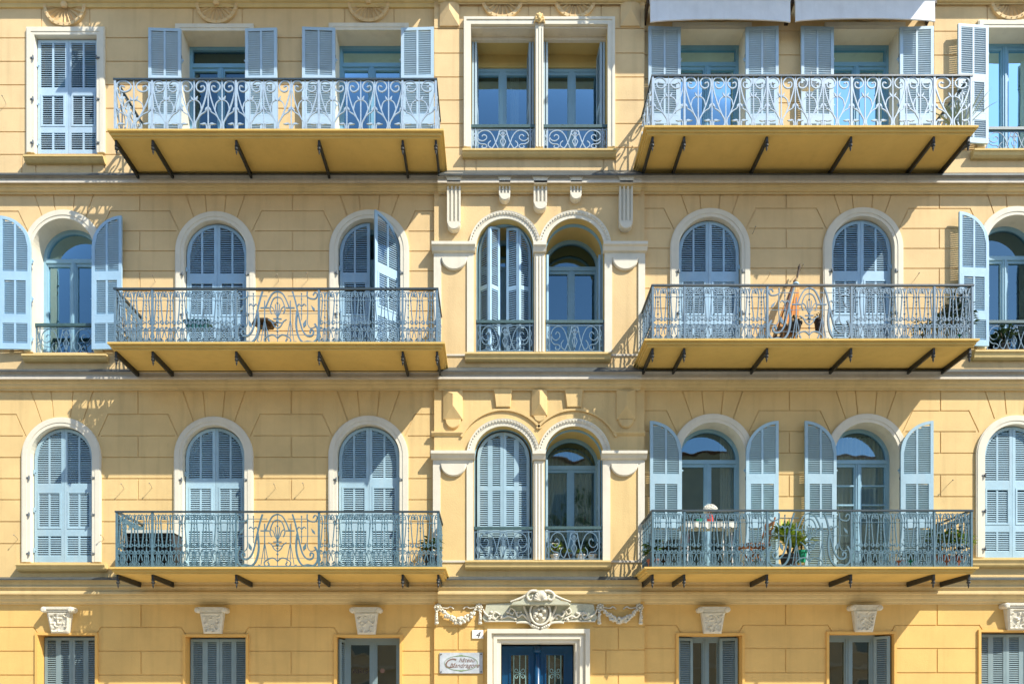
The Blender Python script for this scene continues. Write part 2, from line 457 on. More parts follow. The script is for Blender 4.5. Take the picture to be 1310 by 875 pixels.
def casement(win, x0, x1, z0, z1, d, m, spring=None, transom=None, mull=.085, fw=.055, bars=(), gm=None, lower=0.0):
    """glazed two-leaf window; spring = height of arch springing (world z) for a round head."""
    gm = gm or M['glass']
    mb = MB(); cx = (x0 + x1) / 2; hw = (x1 - x0) / 2
    if spring is None:
        o = rect(x0, x1, z0, z1); i = rect(x0 + fw, x1 - fw, z0, z1 - fw)
    else:
        o = arch(cx, hw, spring, z0); i = arch(cx, hw - fw, spring, z0)
    mb.ring(i, o, d - .05, d + .02)
    mb.box(x0 + fw, x1 - fw, d - .045, d + .012, z0, z0 + .10)
    tz = transom if transom is not None else (z1 - fw)
    if transom is not None: mb.box(x0 + fw, x1 - fw, d - .045, d + .03, transom - .035, transom + .035)
    zt = tz - .035 if transom is not None else tz
    mb.box(cx - mull / 2, cx + mull / 2, d - .045, d + .022, z0 + .10, zt)
    mb.box(cx - .012, cx + .012, d + .022, d + .034, z0 + .10, zt)
    # leaf frames
    lw = .05
    for (a, b) in ((x0 + fw, cx - mull / 2), (cx + mull / 2, x1 - fw)):
        mb.box(a, a + lw * .5, d - .04, d + .006, z0 + .10, zt); mb.box(b - lw * .5, b, d - .04, d + .006, z0 + .10, zt)
        mb.box(a + lw * .5, b - lw * .5, d - .04, d + .006, zt - lw, zt)
        if lower: mb.box(a + lw * .5, b - lw * .5, d - .04, d + .006, z0 + .10, z0 + lower)
        for bz in bars: mb.box(a + lw * .5, b - lw * .5, d - .035, d + .004, bz - .014, bz + .014)
    f = mb.build('frame', m, win)
    g = MB(); g.fill(i, d - .025); g.build('pane', gm, win)
    return f

def window_part(outline, d_front, depth, m, label=None, name='window'):
    mb = MB(); mb.skin(outline, d_front, d_front - depth)
    mb.add([(outline[0][0], d_front, outline[0][1]), (outline[-1][0], d_front, outline[-1][1]), (outline[-1][0], d_front - depth, outline[-1][1]), (outline[0][0], d_front - depth, outline[0][1])], [(0, 1, 2, 3)])
    o = mb.build(name, m, B)
    if label: lab(o, label)
    return o

def surround(win, inner, outer, d, m, proud=.035, name='surround', step=True):
    mb = MB(); mb.ring(inner, outer, d - .03, d + proud)
    if step:
        mid = [((a[0] * .62 + b[0] * .38), (a[1] * .62 + b[1] * .38)) for a, b in zip(inner, outer)]
        # a fine raised fillet on the outside edge
        mb.ring(mid, [((a[0] * .12 + b[0] * .88), (a[1] * .12 + b[1] * .88)) for a, b in zip(inner, outer)], d + proud - .005, d + proud + .008)
    return mb.build(name, m, win)

def sill(win, px0, px1, py0, py1, d, m=None):
    x0, x1, zt, zb = X(px0, d + .1), X(px1, d + .1), Z(py0, d + .1), Z(py1, d + .06)
    mb = MB()
    mb.extr(x0, x1, [(d - .02, zt + .01), (d + .12, zt), (d + .12, zt - .03), (d + .10, zt - .035), (d + .085, zb + .03), (d + .05, zb), (d - .02, zb - .005)])
    return mb.build('sill', m or M['sill'], win)

# ---- guard rails in front of windows
def guard(win, x0, x1, z0, z1, d, m=None, top=None, heavy=1.0):
    w = x1 - x0; h = z1 - z0; cx = (x0 + x1) / 2
    mb = MB(); r = .006 * heavy
    hh = h - .05
    def put(pl, rr=r):
        mb.tube([(cx + u * w / 2, d, z0 + v * hh) for u, v in pl], rr)
    for u in (-.98, -.86, .86, .98): put([(u, 0), (u, 1.0)], r * 1.2)
    for v in (.04, .93): put([(-.98, v), (.98, v)], r * 1.1)
    for sg in (-1, 1):
        def mir(pl): return [(sg * u, v) for u, v in pl]
        put(mir(smoothp([(.10, .90), (.16, .6), (.24, .3), (.34, .07)])), r * 1.2)
        put(mir(smoothp([(.14, .05), (.22, .3), (.30, .62), (.42, .84), (.58, .9), (.74, .8), (.80, .62), (.74, .46), (.62, .42), (.52, .52), (.52, .64), (.60, .70), (.66, .62)])))
        put(mir(smoothp([(.80, .60), (.80, .4), (.70, .28), (.56, .26), (.50, .17), (.56, .09), (.66, .12), (.64, .2)])))
        put(mir(smoothp([(.34, .07), (.44, .16), (.46, .3), (.38, .42)])))
        put(mir(smoothp([(.0, .86), (.05, .7), (.02, .55), (.08, .4), (.04, .25), (.0, .1)])))
        put(mir(smoothp([(.03, .9), (.12, .8), (.08, .68), (.02, .72)])))
        put(mir(smoothp([(.86, .8), (.92, .65), (.88, .5), (.94, .35), (.9, .2)])), r * .8)
    put([(0, 0), (0, .93)], r)
    g = mb.build('guard_rail', m or M['iron2'], win)
    hb = MB(); hb.box(x0, x1, d - .03, d + .025, z1 - .05, z1)
    hb.build('handrail', top or M['guardtop'], win)
    return g

# =====================================================================  windows and doors
zF3, zF2, zF1 = Z(165, .95), Z(437, .95), Z(724.6, .95)     # balcony floor levels
OP = {3: [], 2: [], 1: [], 0: []}
OPC = {3: [], 2: [], 1: [], 0: []}

M['hinge'] = mat('hinge_iron', (0.13, 0.15, 0.16), .55, .2, .1, 20)
def hinge_set(win, cx, hw, z0, h, d):
    for s_ in (-1, 1):
        for f_ in (.08, .45, .80):
            mb = MB(); x = cx + s_ * (hw + .028); z = z0 + f_ * h
            mb.box(x - .03, x + .03, d + .034, d + .05, z - .012, z + .012)
            mb.lathe((cx + s_ * (hw + .006), d + .055, z - .035), [(.012, 0), (.014, .01), (.014, .055), (.009, .07)], 8)
            mb.build('hinge', M['hinge'], win)
def arched(storey, cxp, hwp, springp, botz, label, closed=True, recess=.10, trim=11.0, sillp=None, angl=0.0, angr=0.0, panels=DOORP, m=None, guardp=None, glass_d=.30, d=0.0, transp=None, bars=(), flap=1):
    cx = X(cxp, d); hw = hwp * S * (D - d) / D; zs = Z(springp, d); tw = trim * S
    out = arch(cx, hw, zs, botz); outer = arch(cx, hw + tw, zs, botz)
    OP[storey].append(arch(cx, hw + .004, zs, botz))
    win = window_part(out, d - .03, glass_d + .03, M['trim'], label)
    surround(win, out, outer, d, M['trim'])
    casement(win, cx - hw, cx + hw, botz, zs + hw, d - glass_d, M['fr'], spring=zs, transom=transp if transp else zs - .03, bars=bars)
    if closed: shutter_pair(win, cx, hw - .015, botz + .015, 0, d - recess + .02, m, spring=zs - botz - .015, panels=panels, angl=angl, angr=angr, flap=flap)
    else: shutter_pair(win, cx, hw, botz + .015, 0, d + .075, m, spring=zs - botz - .015, panels=panels, angl=angl, angr=angr)
    hinge_set(win, cx, hw, botz, zs - botz, d)
    if sillp: sill(win, *sillp, d)
    if guardp:
        guard(win, cx - hw, cx + hw, botz, Z(guardp, d - .05), d - .06)
    return win

def squared(storey, px0, px1, pyt, botz, label, closed=True, recess=.09, trim=10.0, sillp=None, angl=0.0, angr=0.0, panels=DOORP, m=None, glass_d=.30, d=0.0, transom=None, frame_m=None, guardp=None, lower=0.0):
    x0, x1, zt = X(px0, d), X(px1, d), Z(pyt, d); tw = trim * S; cx = (x0 + x1) / 2; hw = (x1 - x0) / 2
    o = rect(x0, x1, botz, zt)
    OP[storey].append(rect(x0 - .004, x1 + .004, botz, zt + .004))
    win = window_part(o, d - .03, glass_d + .03, M['trim'], label)
    surround(win, o, rect(x0 - tw, x1 + tw, botz, zt + tw), d, M['trim'])
    casement(win, x0, x1, botz, zt - .0, d - glass_d, frame_m or M['frd'], transom=transom, lower=lower)
    shutter_pair(win, cx, hw - (.012 if closed else 0), botz + .015, (zt - botz) - .03, d - recess + .02 if closed else d + .075, m, panels=panels, angl=angl, angr=angr)
    hinge_set(win, cx, hw, botz, zt - botz, d)
    if sillp: sill(win, *sillp, d)
    if guardp: guard(win, x0, x1, botz, Z(guardp, d - .05), d - .06)
    return win

# third floor
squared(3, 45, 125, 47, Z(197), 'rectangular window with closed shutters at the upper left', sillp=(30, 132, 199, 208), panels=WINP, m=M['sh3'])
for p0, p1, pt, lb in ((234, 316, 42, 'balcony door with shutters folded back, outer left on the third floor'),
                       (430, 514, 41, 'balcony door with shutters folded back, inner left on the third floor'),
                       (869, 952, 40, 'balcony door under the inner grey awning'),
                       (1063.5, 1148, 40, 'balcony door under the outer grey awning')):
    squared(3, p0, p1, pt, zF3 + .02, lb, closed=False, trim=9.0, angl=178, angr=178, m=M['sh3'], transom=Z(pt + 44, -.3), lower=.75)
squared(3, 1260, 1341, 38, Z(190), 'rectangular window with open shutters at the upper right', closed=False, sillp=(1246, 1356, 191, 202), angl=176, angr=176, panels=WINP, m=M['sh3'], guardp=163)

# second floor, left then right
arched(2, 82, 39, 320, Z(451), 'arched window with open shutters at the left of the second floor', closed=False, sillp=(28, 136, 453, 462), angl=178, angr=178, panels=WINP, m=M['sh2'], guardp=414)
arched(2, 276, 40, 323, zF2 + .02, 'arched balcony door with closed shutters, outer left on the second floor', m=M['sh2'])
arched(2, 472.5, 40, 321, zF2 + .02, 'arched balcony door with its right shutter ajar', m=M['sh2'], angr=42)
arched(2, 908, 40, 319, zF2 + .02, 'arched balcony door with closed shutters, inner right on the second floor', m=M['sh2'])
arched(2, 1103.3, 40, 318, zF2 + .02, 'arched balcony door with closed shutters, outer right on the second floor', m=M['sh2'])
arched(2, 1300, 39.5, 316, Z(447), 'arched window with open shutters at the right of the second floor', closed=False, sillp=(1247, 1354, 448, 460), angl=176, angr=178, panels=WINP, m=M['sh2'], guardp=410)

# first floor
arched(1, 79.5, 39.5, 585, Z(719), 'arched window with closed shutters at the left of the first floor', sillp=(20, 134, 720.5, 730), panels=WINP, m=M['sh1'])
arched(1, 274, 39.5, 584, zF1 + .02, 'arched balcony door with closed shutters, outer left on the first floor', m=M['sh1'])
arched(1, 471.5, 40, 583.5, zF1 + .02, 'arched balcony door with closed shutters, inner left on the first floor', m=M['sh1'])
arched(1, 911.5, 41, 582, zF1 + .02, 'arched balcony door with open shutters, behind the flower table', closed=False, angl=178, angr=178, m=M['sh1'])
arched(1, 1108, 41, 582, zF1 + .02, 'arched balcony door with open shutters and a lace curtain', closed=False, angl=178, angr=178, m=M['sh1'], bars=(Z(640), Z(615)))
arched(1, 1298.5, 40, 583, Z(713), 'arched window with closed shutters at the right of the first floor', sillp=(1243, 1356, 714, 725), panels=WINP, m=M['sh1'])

# ---------------- middle bay windows
def bay_arched(storey, cxp, hwp, springp, botp, label, guardp):
    d = CB
    cx = X(cxp, d); hw = hwp * S * (D - d) / D; zs = Z(springp, d); zb = Z(botp, d)
    out = arch(cx, hw, zs, zb)
    OPC[storey].append(arch(cx, hw + .004, zs, zb))
    win = window_part(out, d, .60, M['deepreveal'], label)
    # archivolt with beads (only the round part)
    n = 26
    ai = [(cx - hw * math.cos(PI * i / n), zs + hw * math.sin(PI * i / n)) for i in range(n + 1)]
    r2 = hw + 9.0 * S; ao = [(cx - r2 * math.cos(PI * i / n), zs + r2 * math.sin(PI * i / n)) for i in range(n + 1)]
    r1 = hw + 4.5 * S; am = [(cx - r1 * math.cos(PI * i / n), zs + r1 * math.sin(PI * i / n)) for i in range(n + 1)]
    mb = MB(); mb.ring(ai, am, d + .001, d + .025); mb.ring(am, ao, d - .03, d + .05, lip=.015)
    for k in range(34):
        a = PI * (k + .5) / 34; r = hw + 6.3 * S
        mb.blob((cx - r * math.cos(a), d + .045, zs + r * math.sin(a)), .014, n=6)
    mb.build('archivolt', M['trim'], win)
    # inner blue box frame the folding shutters hang in
    fb = MB(); fb.ring(arch(cx, hw - .016, zs, zb + .01), arch(cx, hw - .002, zs, zb + .01), d - .20, d - .13)
    fb.build('shutter_frame', M['fr'], win)
    casement(win, cx - hw, cx + hw, zb, zs + hw, d - .60, M['fr'], spring=zs, transom=zs - .02)
    guard(win, cx - hw, cx + hw, zb, Z(guardp, d), d - .02, heavy=1.3)
    return win, cx, hw, zs, zb

# first floor pair
w, cx, hw, zs, zb = bay_arched(1, 644, 37.6, 583, 716, 'arched middle window with closed folding shutters', 673.5)
shutter_pair(w, cx, hw - .05, zb + .015, 0, CB - .15, M['sh1'], spring=zs - zb - .015, panels=((.03, .545), (.575, .985)), flap=9, mull=.085, hinges=False)
w, cx, hw, zs, zb = bay_arched(1, 734.5, 37.5, 583, 716, 'arched middle window with flower pots behind its guard rail', 673)
for sg in (-1, 1):
    mb = MB(); leaf(mb, cx + sg * (hw - .05), CB - .18, 0, -1, .34, zb + .015, zs - zb - .02, None, sg, panels=((.03, .52), (.56, .985)), flap=9, hinges=False, mull=0); lab(mb.build('shutter', M['sh1'], w), 'louvred shutter folded into the reveal')
# second floor pair
w, cx, hw, zs, zb = bay_arched(2, 646, 36.8, 317.5, 450, 'arched middle window with half folded shutters', 409.5)
for side in (1, -1):
    W = hw - .05; mb = MB(); a = math.radians(38 if side > 0 else 22)
    hx = cx - side * W; hd = CB - .18
    kw = dict(spring=zs - zb - .02, side=side, panels=((.03, .50), (.53, .985)), flap=9, mull=0, st=.04, hinges=False)
    Wl = W * (.94 if side > 0 else 1.0)
    leaf(mb, hx, hd, side * math.cos(a), math.sin(a), W, zb + .02, 0, u0=0, u1=W / 2, **kw)
    leaf(mb, hx + side * math.cos(a) * W / 2, hd + math.sin(a) * W / 2, side * math.cos(a), -math.sin(a), W, zb + .02, 0, u0=W / 2, u1=W, **kw)
    lab(mb.build('shutter', M['sh2'], w), 'louvred shutter half folded')
w, cx, hw, zs, zb = bay_arched(2, 735.3, 37.3, 317.5, 450, 'arched middle window with bare glass', 409.5)
for sg in (-1, 1):
    mb = MB(); leaf(mb, cx + sg * (hw - .05), CB - .18, 0, -1, .34, zb + .015, zs - zb - .02, None, sg, panels=((.03, .52), (.56, .985)), flap=9, hinges=False, mull=0); lab(mb.build('shutter', M['sh2'], w), 'louvred shutter folded into the reveal')

# third floor pair in one square surround
d = CB
for (a, b, lb) in ((602.5, 684.5, 'square middle window, left of the mullion'), (695, 777, 'square middle window, right of the mullion')):
    x0, x1, zt, zb = X(a, d), X(b, d), Z(34.5, d), Z(190, d)
    OPC[3].append(rect(x0 - .004, x1 + .004, zb, zt + .004))
    win = window_part(rect(x0, x1, zb, zt), d - .03, .57, M['deepreveal'], lb)
    lb_ = MB(); lb_.box(x0, x1, d - .16, d - .0, zt - .03, zt - .002); lb_.box(x0, x1, d - .22, d - .16, zt - .085, zt - .002); lb_.build('lintel', M['moulding_white'], win)
    casement(win, x0, x1, zb, Z(50, d) - .02, d - .60, M['fr'], transom=None, mull=.10)
    hb = MB(); hb.box(x0, x1, d - .655, d - .552, Z(50, d) - .018, zt); hb.build('head_panel', M['deepreveal'], win)
    guard(win, x0, x1, zb, Z(158.5, d), d - .04, m=M['iron3'], heavy=1.25)
    for sg, off in ((1, .0), (-1, .0)):
        hx = x0 + .03 if sg > 0 else x1 - .03
        mb = MB()
        for k in range(2):
            leaf(mb, hx + sg * k * .05, d - .20, sg * .06, -.998, .36, zb + .02, zt - .1 - zb, None, sg, panels=((.03, .45), (.5, .98)), flap=9, hinges=False, mull=0)
        lab(mb.build('shutter', M['sh3'], win), 'louvred shutter folded into the reveal')
mb = MB()
x0, x1, zb, zt = X(602.5, d), X(777, d), Z(190.5, d), Z(34.5, d); tw = 9.2 * S
mb.ring(rect(x0, x1, zb, zt), rect(x0 - tw, x1 + tw, zb, zt + tw), d - .03, d + .05)
mb.ring([(p[0], p[1]) for p in rect(x0 - tw * .6, x1 + tw * .6, zb, zt + tw * .6)], rect(x0 - tw * .95, x1 + tw * .95, zb, zt + tw * .95), d + .045, d + .062)
mb.build('window_surround', M['trim'], B)
mb = MB(); xa, xb = X(684.5, d) + .001, X(695, d) - .001
mb.box(xa, xb, d - .2, d + .045, zb, zt - .001)
for t in (.15, .5, .85): mb.tube([((xa + (xb - xa) * t), d + .045, zb), ((xa + (xb - xa) * t), d + .045, zt - .06)], .012, 6)
mb.build('mullion', M['trim'], B)
mb = MB(); cx = (xa + xb) / 2                                  # carved boss on top of the mullion
mb.blob((cx, d + .07, Z(27, d)), .06, (1, .7, 1.1)); mb.blob((cx, d + .1, Z(31.5, d)), .035)
for k in range(8):
    a = 2 * PI * k / 8; mb.blob((cx + .06 * math.cos(a), d + .07, Z(28, d) + .065 * math.sin(a)), .026, n=6)
mb.tube(smoothp([(cx - .09, d + .06, Z(34, d)), (cx - .06, d + .08, Z(30, d)), (cx, d + .09, Z(35, d)), (cx + .06, d + .08, Z(30, d)), (cx + .09, d + .06, Z(34, d))]), .015, 6)
mb.build('boss', M['wall1'], B, smooth=True)

# sills and base bands of the middle bay
for a, b, t, bo in ((591.5, 788.5, 191, 200.5), (595, 781.5, 451, 462), (595, 781.5, 716.6, 727.5)):
    o = sill(B, a, b, t, bo, CB); o.name = 'window_sill'
for y in (453.5, 717.0):
    for a, b in ((556, 595), (782, 824)):
        mb = MB(); mb.extr(X(a, CB), X(b, CB), [(CB - .01, Z(y, CB) + .01), (CB + .018, Z(y, CB)), (CB + .018, Z(y + 2.2, CB)), (CB - .01, Z(y + 3, CB))]); mb.build('string_course', M['moulding_white'], B)

# pilasters flanking the arched pairs
def bay_pilaster(pa, pb, cap0, cap1, ysc0, ysc1, ybot, flip):
    d = CB
    x0, x1 = X(pa, d), X(pb, d)
    mb = MB()
    mb.extr(x0 - .03, x1 + .03, [(d - .02, Z(cap0, d)), (d + .115, Z(cap0, d) - .005), (d + .115, Z(cap0 + 4, d)), (d + .085, Z(cap0 + 5.5, d)), (d + .06, Z(cap1 - 1, d)), (d + .03, Z(cap1, d)), (d - .02, Z(cap1, d))])
    wL, wR = (9.5 * S, 8.5 * S)
    zb = Z(ybot, d); zt = Z(cap1, d)
    mb.box(x0, x0 + wL, d - .02, d + .022, zb, zt); mb.box(x1 - wR, x1, d - .02, d + .022, zb, zt)
    mb.box(x0 + wL, x1 - wR, d - .02, d + .022, Z(ysc0, d), zt)
    # half-disc under the capital
    cx = (x0 + wL + x1 - wR) / 2; r = (x1 - wR - x0 - wL) / 2
    n = 16; rz = (ysc1 - ysc0) * S
    mb.prism([(cx - r * math.cos(PI * i / n), Z(ysc0, d) - rz * math.sin(PI * i / n)) for i in range(n + 1)], d - .02, d + .05, .02)
    mb.build('pilaster', M['trim'], B)
bay_pilaster(555, 606, 313.5, 324.5, 331, 347, 451, False)
bay_pilaster(773.3, 825, 313.5, 324.5, 331, 347, 451, True)
bay_pilaster(554, 605.5, 578.5, 588.5, 594, 610, 717, False)
bay_pilaster(771, 824.5, 578.5, 588.5, 594, 610, 717, True)
for cpx, c0, c1, bo in ((690.3, 313.5, 325, 450.5), (689.3, 578.5, 589.5, 716)):
    mb = MB(); d = CB; cx = X(cpx, d)
    mb.extr(cx - .115, cx + .115, [(d - .1, Z(c0, d)), (d + .1, Z(c0, d)), (d + .1, Z(c0 + 4, d)), (d + .075, Z(c0 + 5.5, d)), (d + .05, Z(c1 - 1, d)), (d - .1, Z(c1, d))])
    mb.box(cx - .09, cx + .09, d - .12, d + .012, Z(bo, d), Z(c1, d) + .001)
    for t in (-.055, 0, .055): mb.tube([(cx + t, d + .008, Z(bo, d)), (cx + t, d + .008, Z(c1 + 4, d))], .021, 8)
    mb.build('colonnette', M['trim'], B)

# corbels under the second-floor cornice
def corbel(cxp, hwp, y0, y1):
    d = CB; cx = X(cxp, d); w = hwp * S; zt, zb = Z(y0, d), Z(y1, d)
    mb = MB()
    flare = min(.16, (zt - zb) * .35)
    mb.prism([(cx - w, zt - flare), (cx - w * 1.05, zt - flare * .6), (cx - w * 1.4, zt - .02), (cx - w * 1.4, zt), (cx + w * 1.4, zt), (cx + w * 1.4, zt - .02), (cx + w * 1.05, zt - flare * .6), (cx + w, zt - flare)], d - .01, d + .165)
    mb.box(cx - w, cx + w, d - .01, d + .085, zb + w, zt - flare)
    for t in (-.9, -.3, .3, .9): mb.box(cx + t * w - w * .13, cx + t * w + w * .13, d + .07, d + .11, zb + w + .02, zt - flare)
    mb.box(cx - w * .99, cx + w * .99, d + .04, d + .109, zb + w * .9, zb + w + .03)
    n = 14
    mb.prism([(cx - w * math.cos(PI * i / n), zb + w - w * math.sin(PI * i / n)) for i in range(n + 1)], d - .01, d + .12, .015)
    mb.build('corbel', M['trim'], B)
for c in ((581, 8.3, 230, 299), (645.5, 7, 231, 262), (690.8, 8.2, 231, 274), (736, 7, 231, 261), (799.5, 8.3, 230, 298)): corbel(*c)

# first-floor plaques, keystones and hood moulds
def plaque(cxp, hwp, y0, y1, y2):
    d = CB; cx = X(cxp, d); w = hwp * S; zt, zb, zd = Z(y0, d), Z(y1, d), Z(y2, d)
    mb = MB()
    P = [(cx - w, d - .01, zb), (cx + w, d - .01, zb), (cx + w, d - .01, zt), (cx - w, d - .01, zt), (cx - w, d + .025, zb), (cx + w, d + .025, zb), (cx + w, d + .025, zt), (cx - w, d + .025, zt), (cx, d + .10, zb + w * 1.3), (cx, d + .10, zt - w * .5)]
    mb.add(P, [(0, 1, 5, 4), (1, 2, 6, 5), (2, 3, 7, 6), (3, 0, 4, 7), (4, 5, 8), (5, 6, 9, 8), (6, 7, 9), (7, 4, 8, 9)])
    if y2 > y1:
        n = 14; r = w * .82
        mb.prism([(cx - r * math.cos(PI * i / n), zb - (zb - zd) * math.sin(PI * i / n)) for i in range(n + 1)], d - .01, d + .04, .02)
    mb.build('plaque', M['wall1'] if y0 > 300 else M['wall3'], B)
for c in ((579.5, 12.3, 500, 537, 549), (690, 9.8, 498, 532, 541), (800.5, 12, 499, 537, 548), (575, 12.3, 4, 35, 35), (806, 12.3, 4, 35, 35)): plaque(*c)
for cxp in (643.5, 734):
    d = CB; cx = X(cxp, d); mb = MB()
    mb.prism([(cx - .125, Z(522, d)), (cx + .125, Z(522, d)), (cx + .165, Z(498, d)), (cx - .165, Z(498, d))], d - .01, d + .05, .015)
    mb.build('keystone', M['wall1'], B)
mb = MB(); d = CB
for cxp in (644, 734.5):
    cx = X(cxp, d); n = 22; r0, r1 = 57 * S, 60 * S
    a0, a1 = (.42, PI * .80) if cxp < 690 else (PI * .20, PI - .42)
    ii = [(cx - r0 * math.cos(a0 + (a1 - a0) * i / n), Z(583, d) + r0 * math.sin(a0 + (a1 - a0) * i / n)) for i in range(n + 1)]
    oo = [(cx - r1 * math.cos(a0 + (a1 - a0) * i / n), Z(583, d) + r1 * math.sin(a0 + (a1 - a0) * i / n)) for i in range(n + 1)]
    mb = MB(); mb.ring(ii, oo, d - .01, d + .03); mb.build('hood_mould', M['wall1'], B)
for a, b in ((552, 592), (785, 825)):
    mb = MB(); mb.extr(X(a, CB), X(b, CB), [(CB - .01, Z(552, CB)), (CB + .04, Z(552.5, CB)), (CB + .04, Z(554.5, CB)), (CB + .015, Z(557, CB)), (CB - .01, Z(558, CB))]); mb.build('string_course', M['wall1'], B)

# ---- half rosettes under the top cornice
def rosette(cxp, cyp, rp, d):
    cx, cz, r = X(cxp, d), Z(cyp, d), rp * S
    mb = MB(); n = 24
    a = [(cx - r * .86 * math.cos(PI * i / n), cz - r * .86 * math.sin(PI * i / n)) for i in range(n + 1)]
    b = [(cx - r * math.cos(PI * i / n), cz - r * math.sin(PI * i / n)) for i in range(n + 1)]
    mb.ring(a, b, d - .01, d + .045)
    mb.prism(a, d - .01, d + .008)
    for k in range(11):
        t = PI * (k + .5) / 11; dx, dz = -math.cos(t), -math.sin(t); px_, pz_ = -dz, dx
        w = r * .06
        p0 = (cx + dx * r * .18, cz + dz * r * .18); p1 = (cx + dx * r * .84, cz + dz * r * .84)
        mb.add([(p0[0] - px_ * w * .2, d, p0[1] - pz_ * w * .2), (p0[0] + px_ * w * .2, d, p0[1] + pz_ * w * .2), (p1[0] + px_ * w, d, p1[1] + pz_ * w), (p1[0] - px_ * w, d, p1[1] - pz_ * w), (p0[0], d + .03, p0[1]), (p1[0], d + .05, p1[1])],
               [(0, 3, 5, 4), (1, 4, 5, 2), (3, 2, 5), (0, 4, 1)])
        q = (cx + dx * r * .93, cz + dz * r * .93); mb.blob((q[0], d + .05, q[1]), .012, n=5)
    mb.blob((cx, d + .05, cz - .01), r * .17, (1, .6, 1))
    mb.build('rosette', M['wall3'], B)
for c in ((84, 9, 27, 0), (278, 6, 27, 0), (472, 4, 27, 0), (642.5, -1, 27, CB), (735.5, -1, 27, CB), (1292, 1, 27, 0), (917, 2, 27, 0), (1106, 2, 27, 0)): rosette(*c)

# =====================================================================  street floor
def keystone_cap(cxp, y0, y1):
    cx = X(cxp); zt, zb = Z(y0, .06), Z(y1, .06); h = zt - zb
    mb = MB()
    wt, wb = .205, .155; z2 = zt - .085
    nx, nz = 11, 13
    P = []; rnd = random.Random(int(cxp))
    for j in range(nz + 1):
        t = j / nz; w = wb + (wt - wb) * t
        for i in range(nx + 1):
            u = i / nx * 2 - 1
            edge = i in (0, nx) or j in (0, nz)
            carve = 0 if edge else (.022 if i in (1, nx - 1) or j in (1, nz - 1) else rnd.choice((-.02, .0, .022)))
            P.append((cx + u * w, .055 + t * .05 + carve, zb + (z2 - zb) * t))
    F = [(j * (nx + 1) + i, j * (nx + 1) + i + 1, (j + 1) * (nx + 1) + i + 1, (j + 1) * (nx + 1) + i) for j in range(nz) for i in range(nx)]
    mb.add(P, F)
    mb.hexa([(cx - wb, -.01, zb), (cx + wb, -.01, zb), (cx + wb, .053, zb), (cx - wb, .053, zb), (cx - wt, -.01, z2), (cx + wt, -.01, z2), (cx + wt, .103, z2), (cx - wt, .103, z2)])
    mb.box(cx - .245, cx + .245, -.01, .15, zt - .045, zt)
    mb.box(cx - .225, cx + .225, -.01, .13, zt - .085, zt - .046)
    for s in (-1, 1): mb.lathe((cx + s * .235, 0, zt - .05), [(.05, .0), (.05, .15), (.03, .165)], 12, axis='d')
    mb.build('keystone', M['plaster'], B)
for c in ((79, 776.5, 809.5), (273.5, 777, 810), (469.5, 777, 811), (910.5, 776.5, 810), (1103.5, 774, 808), (1298, 771.5, 805.5)): keystone_cap(*c)

def street_window(a, b, yt, label, kind):
    x0, x1, zt, zb = X(a), X(b), Z(yt), .95
    o = rect(x0, x1, zb, zt); OP[0].append(rect(x0 - .004, x1 + .004, zb, zt + .004))
    win = window_part(o, -.03, .26, M['frame0'], label)
    surround(win, o, rect(x0 - .045, x1 + .045, zb, zt + .04), 0, M['frame0'], .03, step=False)
    cx, hw = (x0 + x1) / 2, (x1 - x0) / 2
    gm = M['glass_dark']
    if kind == 'closed':
        casement(win, x0, x1, zb, zt, -.28, M['fr0'], gm=gm)
        shutter_pair(win, cx, hw - .015, zb + .02, zt - zb - .05, -.17, M['sh0'], panels=((.03, .985),), flap=9, mull=.09, st=.05, hinges=False)
    elif kind == 'glass':
        casement(win, x0 + .10, x1, zb, zt, -.24, M['fr0'], gm=gm, mull=.09, fw=.07)
        mb = MB(); leaf(mb, x0 + .03, -.06, .35, -.94, .20, zb + .02, zt - zb - .05, None, 1, panels=((.03, .985),), flap=9, mull=0, hinges=False); lab(mb.build('shutter', M['sh0'], win), 'louvred shutter folded into the reveal')
    elif kind == 'ajar':
        casement(win, x0, x1, zb, zt, -.30, M['fr0'], gm=gm)
        for s in (1, -1):
            mb = MB(); leaf(mb, cx - s * (hw - .02), -.16, s * .96, -.28, .30, zb + .02, zt - zb - .05, None, s, panels=((.03, .985),), flap=9, mull=0, hinges=False, st=.045)
            leaf(mb, cx - s * (hw - .30), -.235, s * .30, -.95, .12, zb + .02, zt - zb - .05, None, s, panels=((.03, .985),), flap=9, mull=0, hinges=False, st=.03)
            lab(mb.build('shutter', M['sh0'], win), 'louvred shutter half folded')
    elif kind == 'right':
        casement(win, x0, x1 - .2, zb, zt, -.26, M['fr0'], gm=gm, mull=.10, fw=.07)
        mb = MB(); leaf(mb, x1 - .03, -.05, -.72, -.69, .27, zb + .02, zt - zb - .05, None, -1, panels=((.03, .985),), flap=9, mull=0, hinges=False); lab(mb.build('shutter', M['sh0'], win), 'louvred shutter folded into the reveal')
    return win
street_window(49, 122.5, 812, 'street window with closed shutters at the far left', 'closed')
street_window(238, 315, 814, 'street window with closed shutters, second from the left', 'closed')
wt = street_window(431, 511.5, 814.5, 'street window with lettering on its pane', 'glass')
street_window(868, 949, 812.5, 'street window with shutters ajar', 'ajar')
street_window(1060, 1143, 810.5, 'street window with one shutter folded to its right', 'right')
street_window(1254, 1336, 808, 'street window with closed shutters at the far right', 'closed')

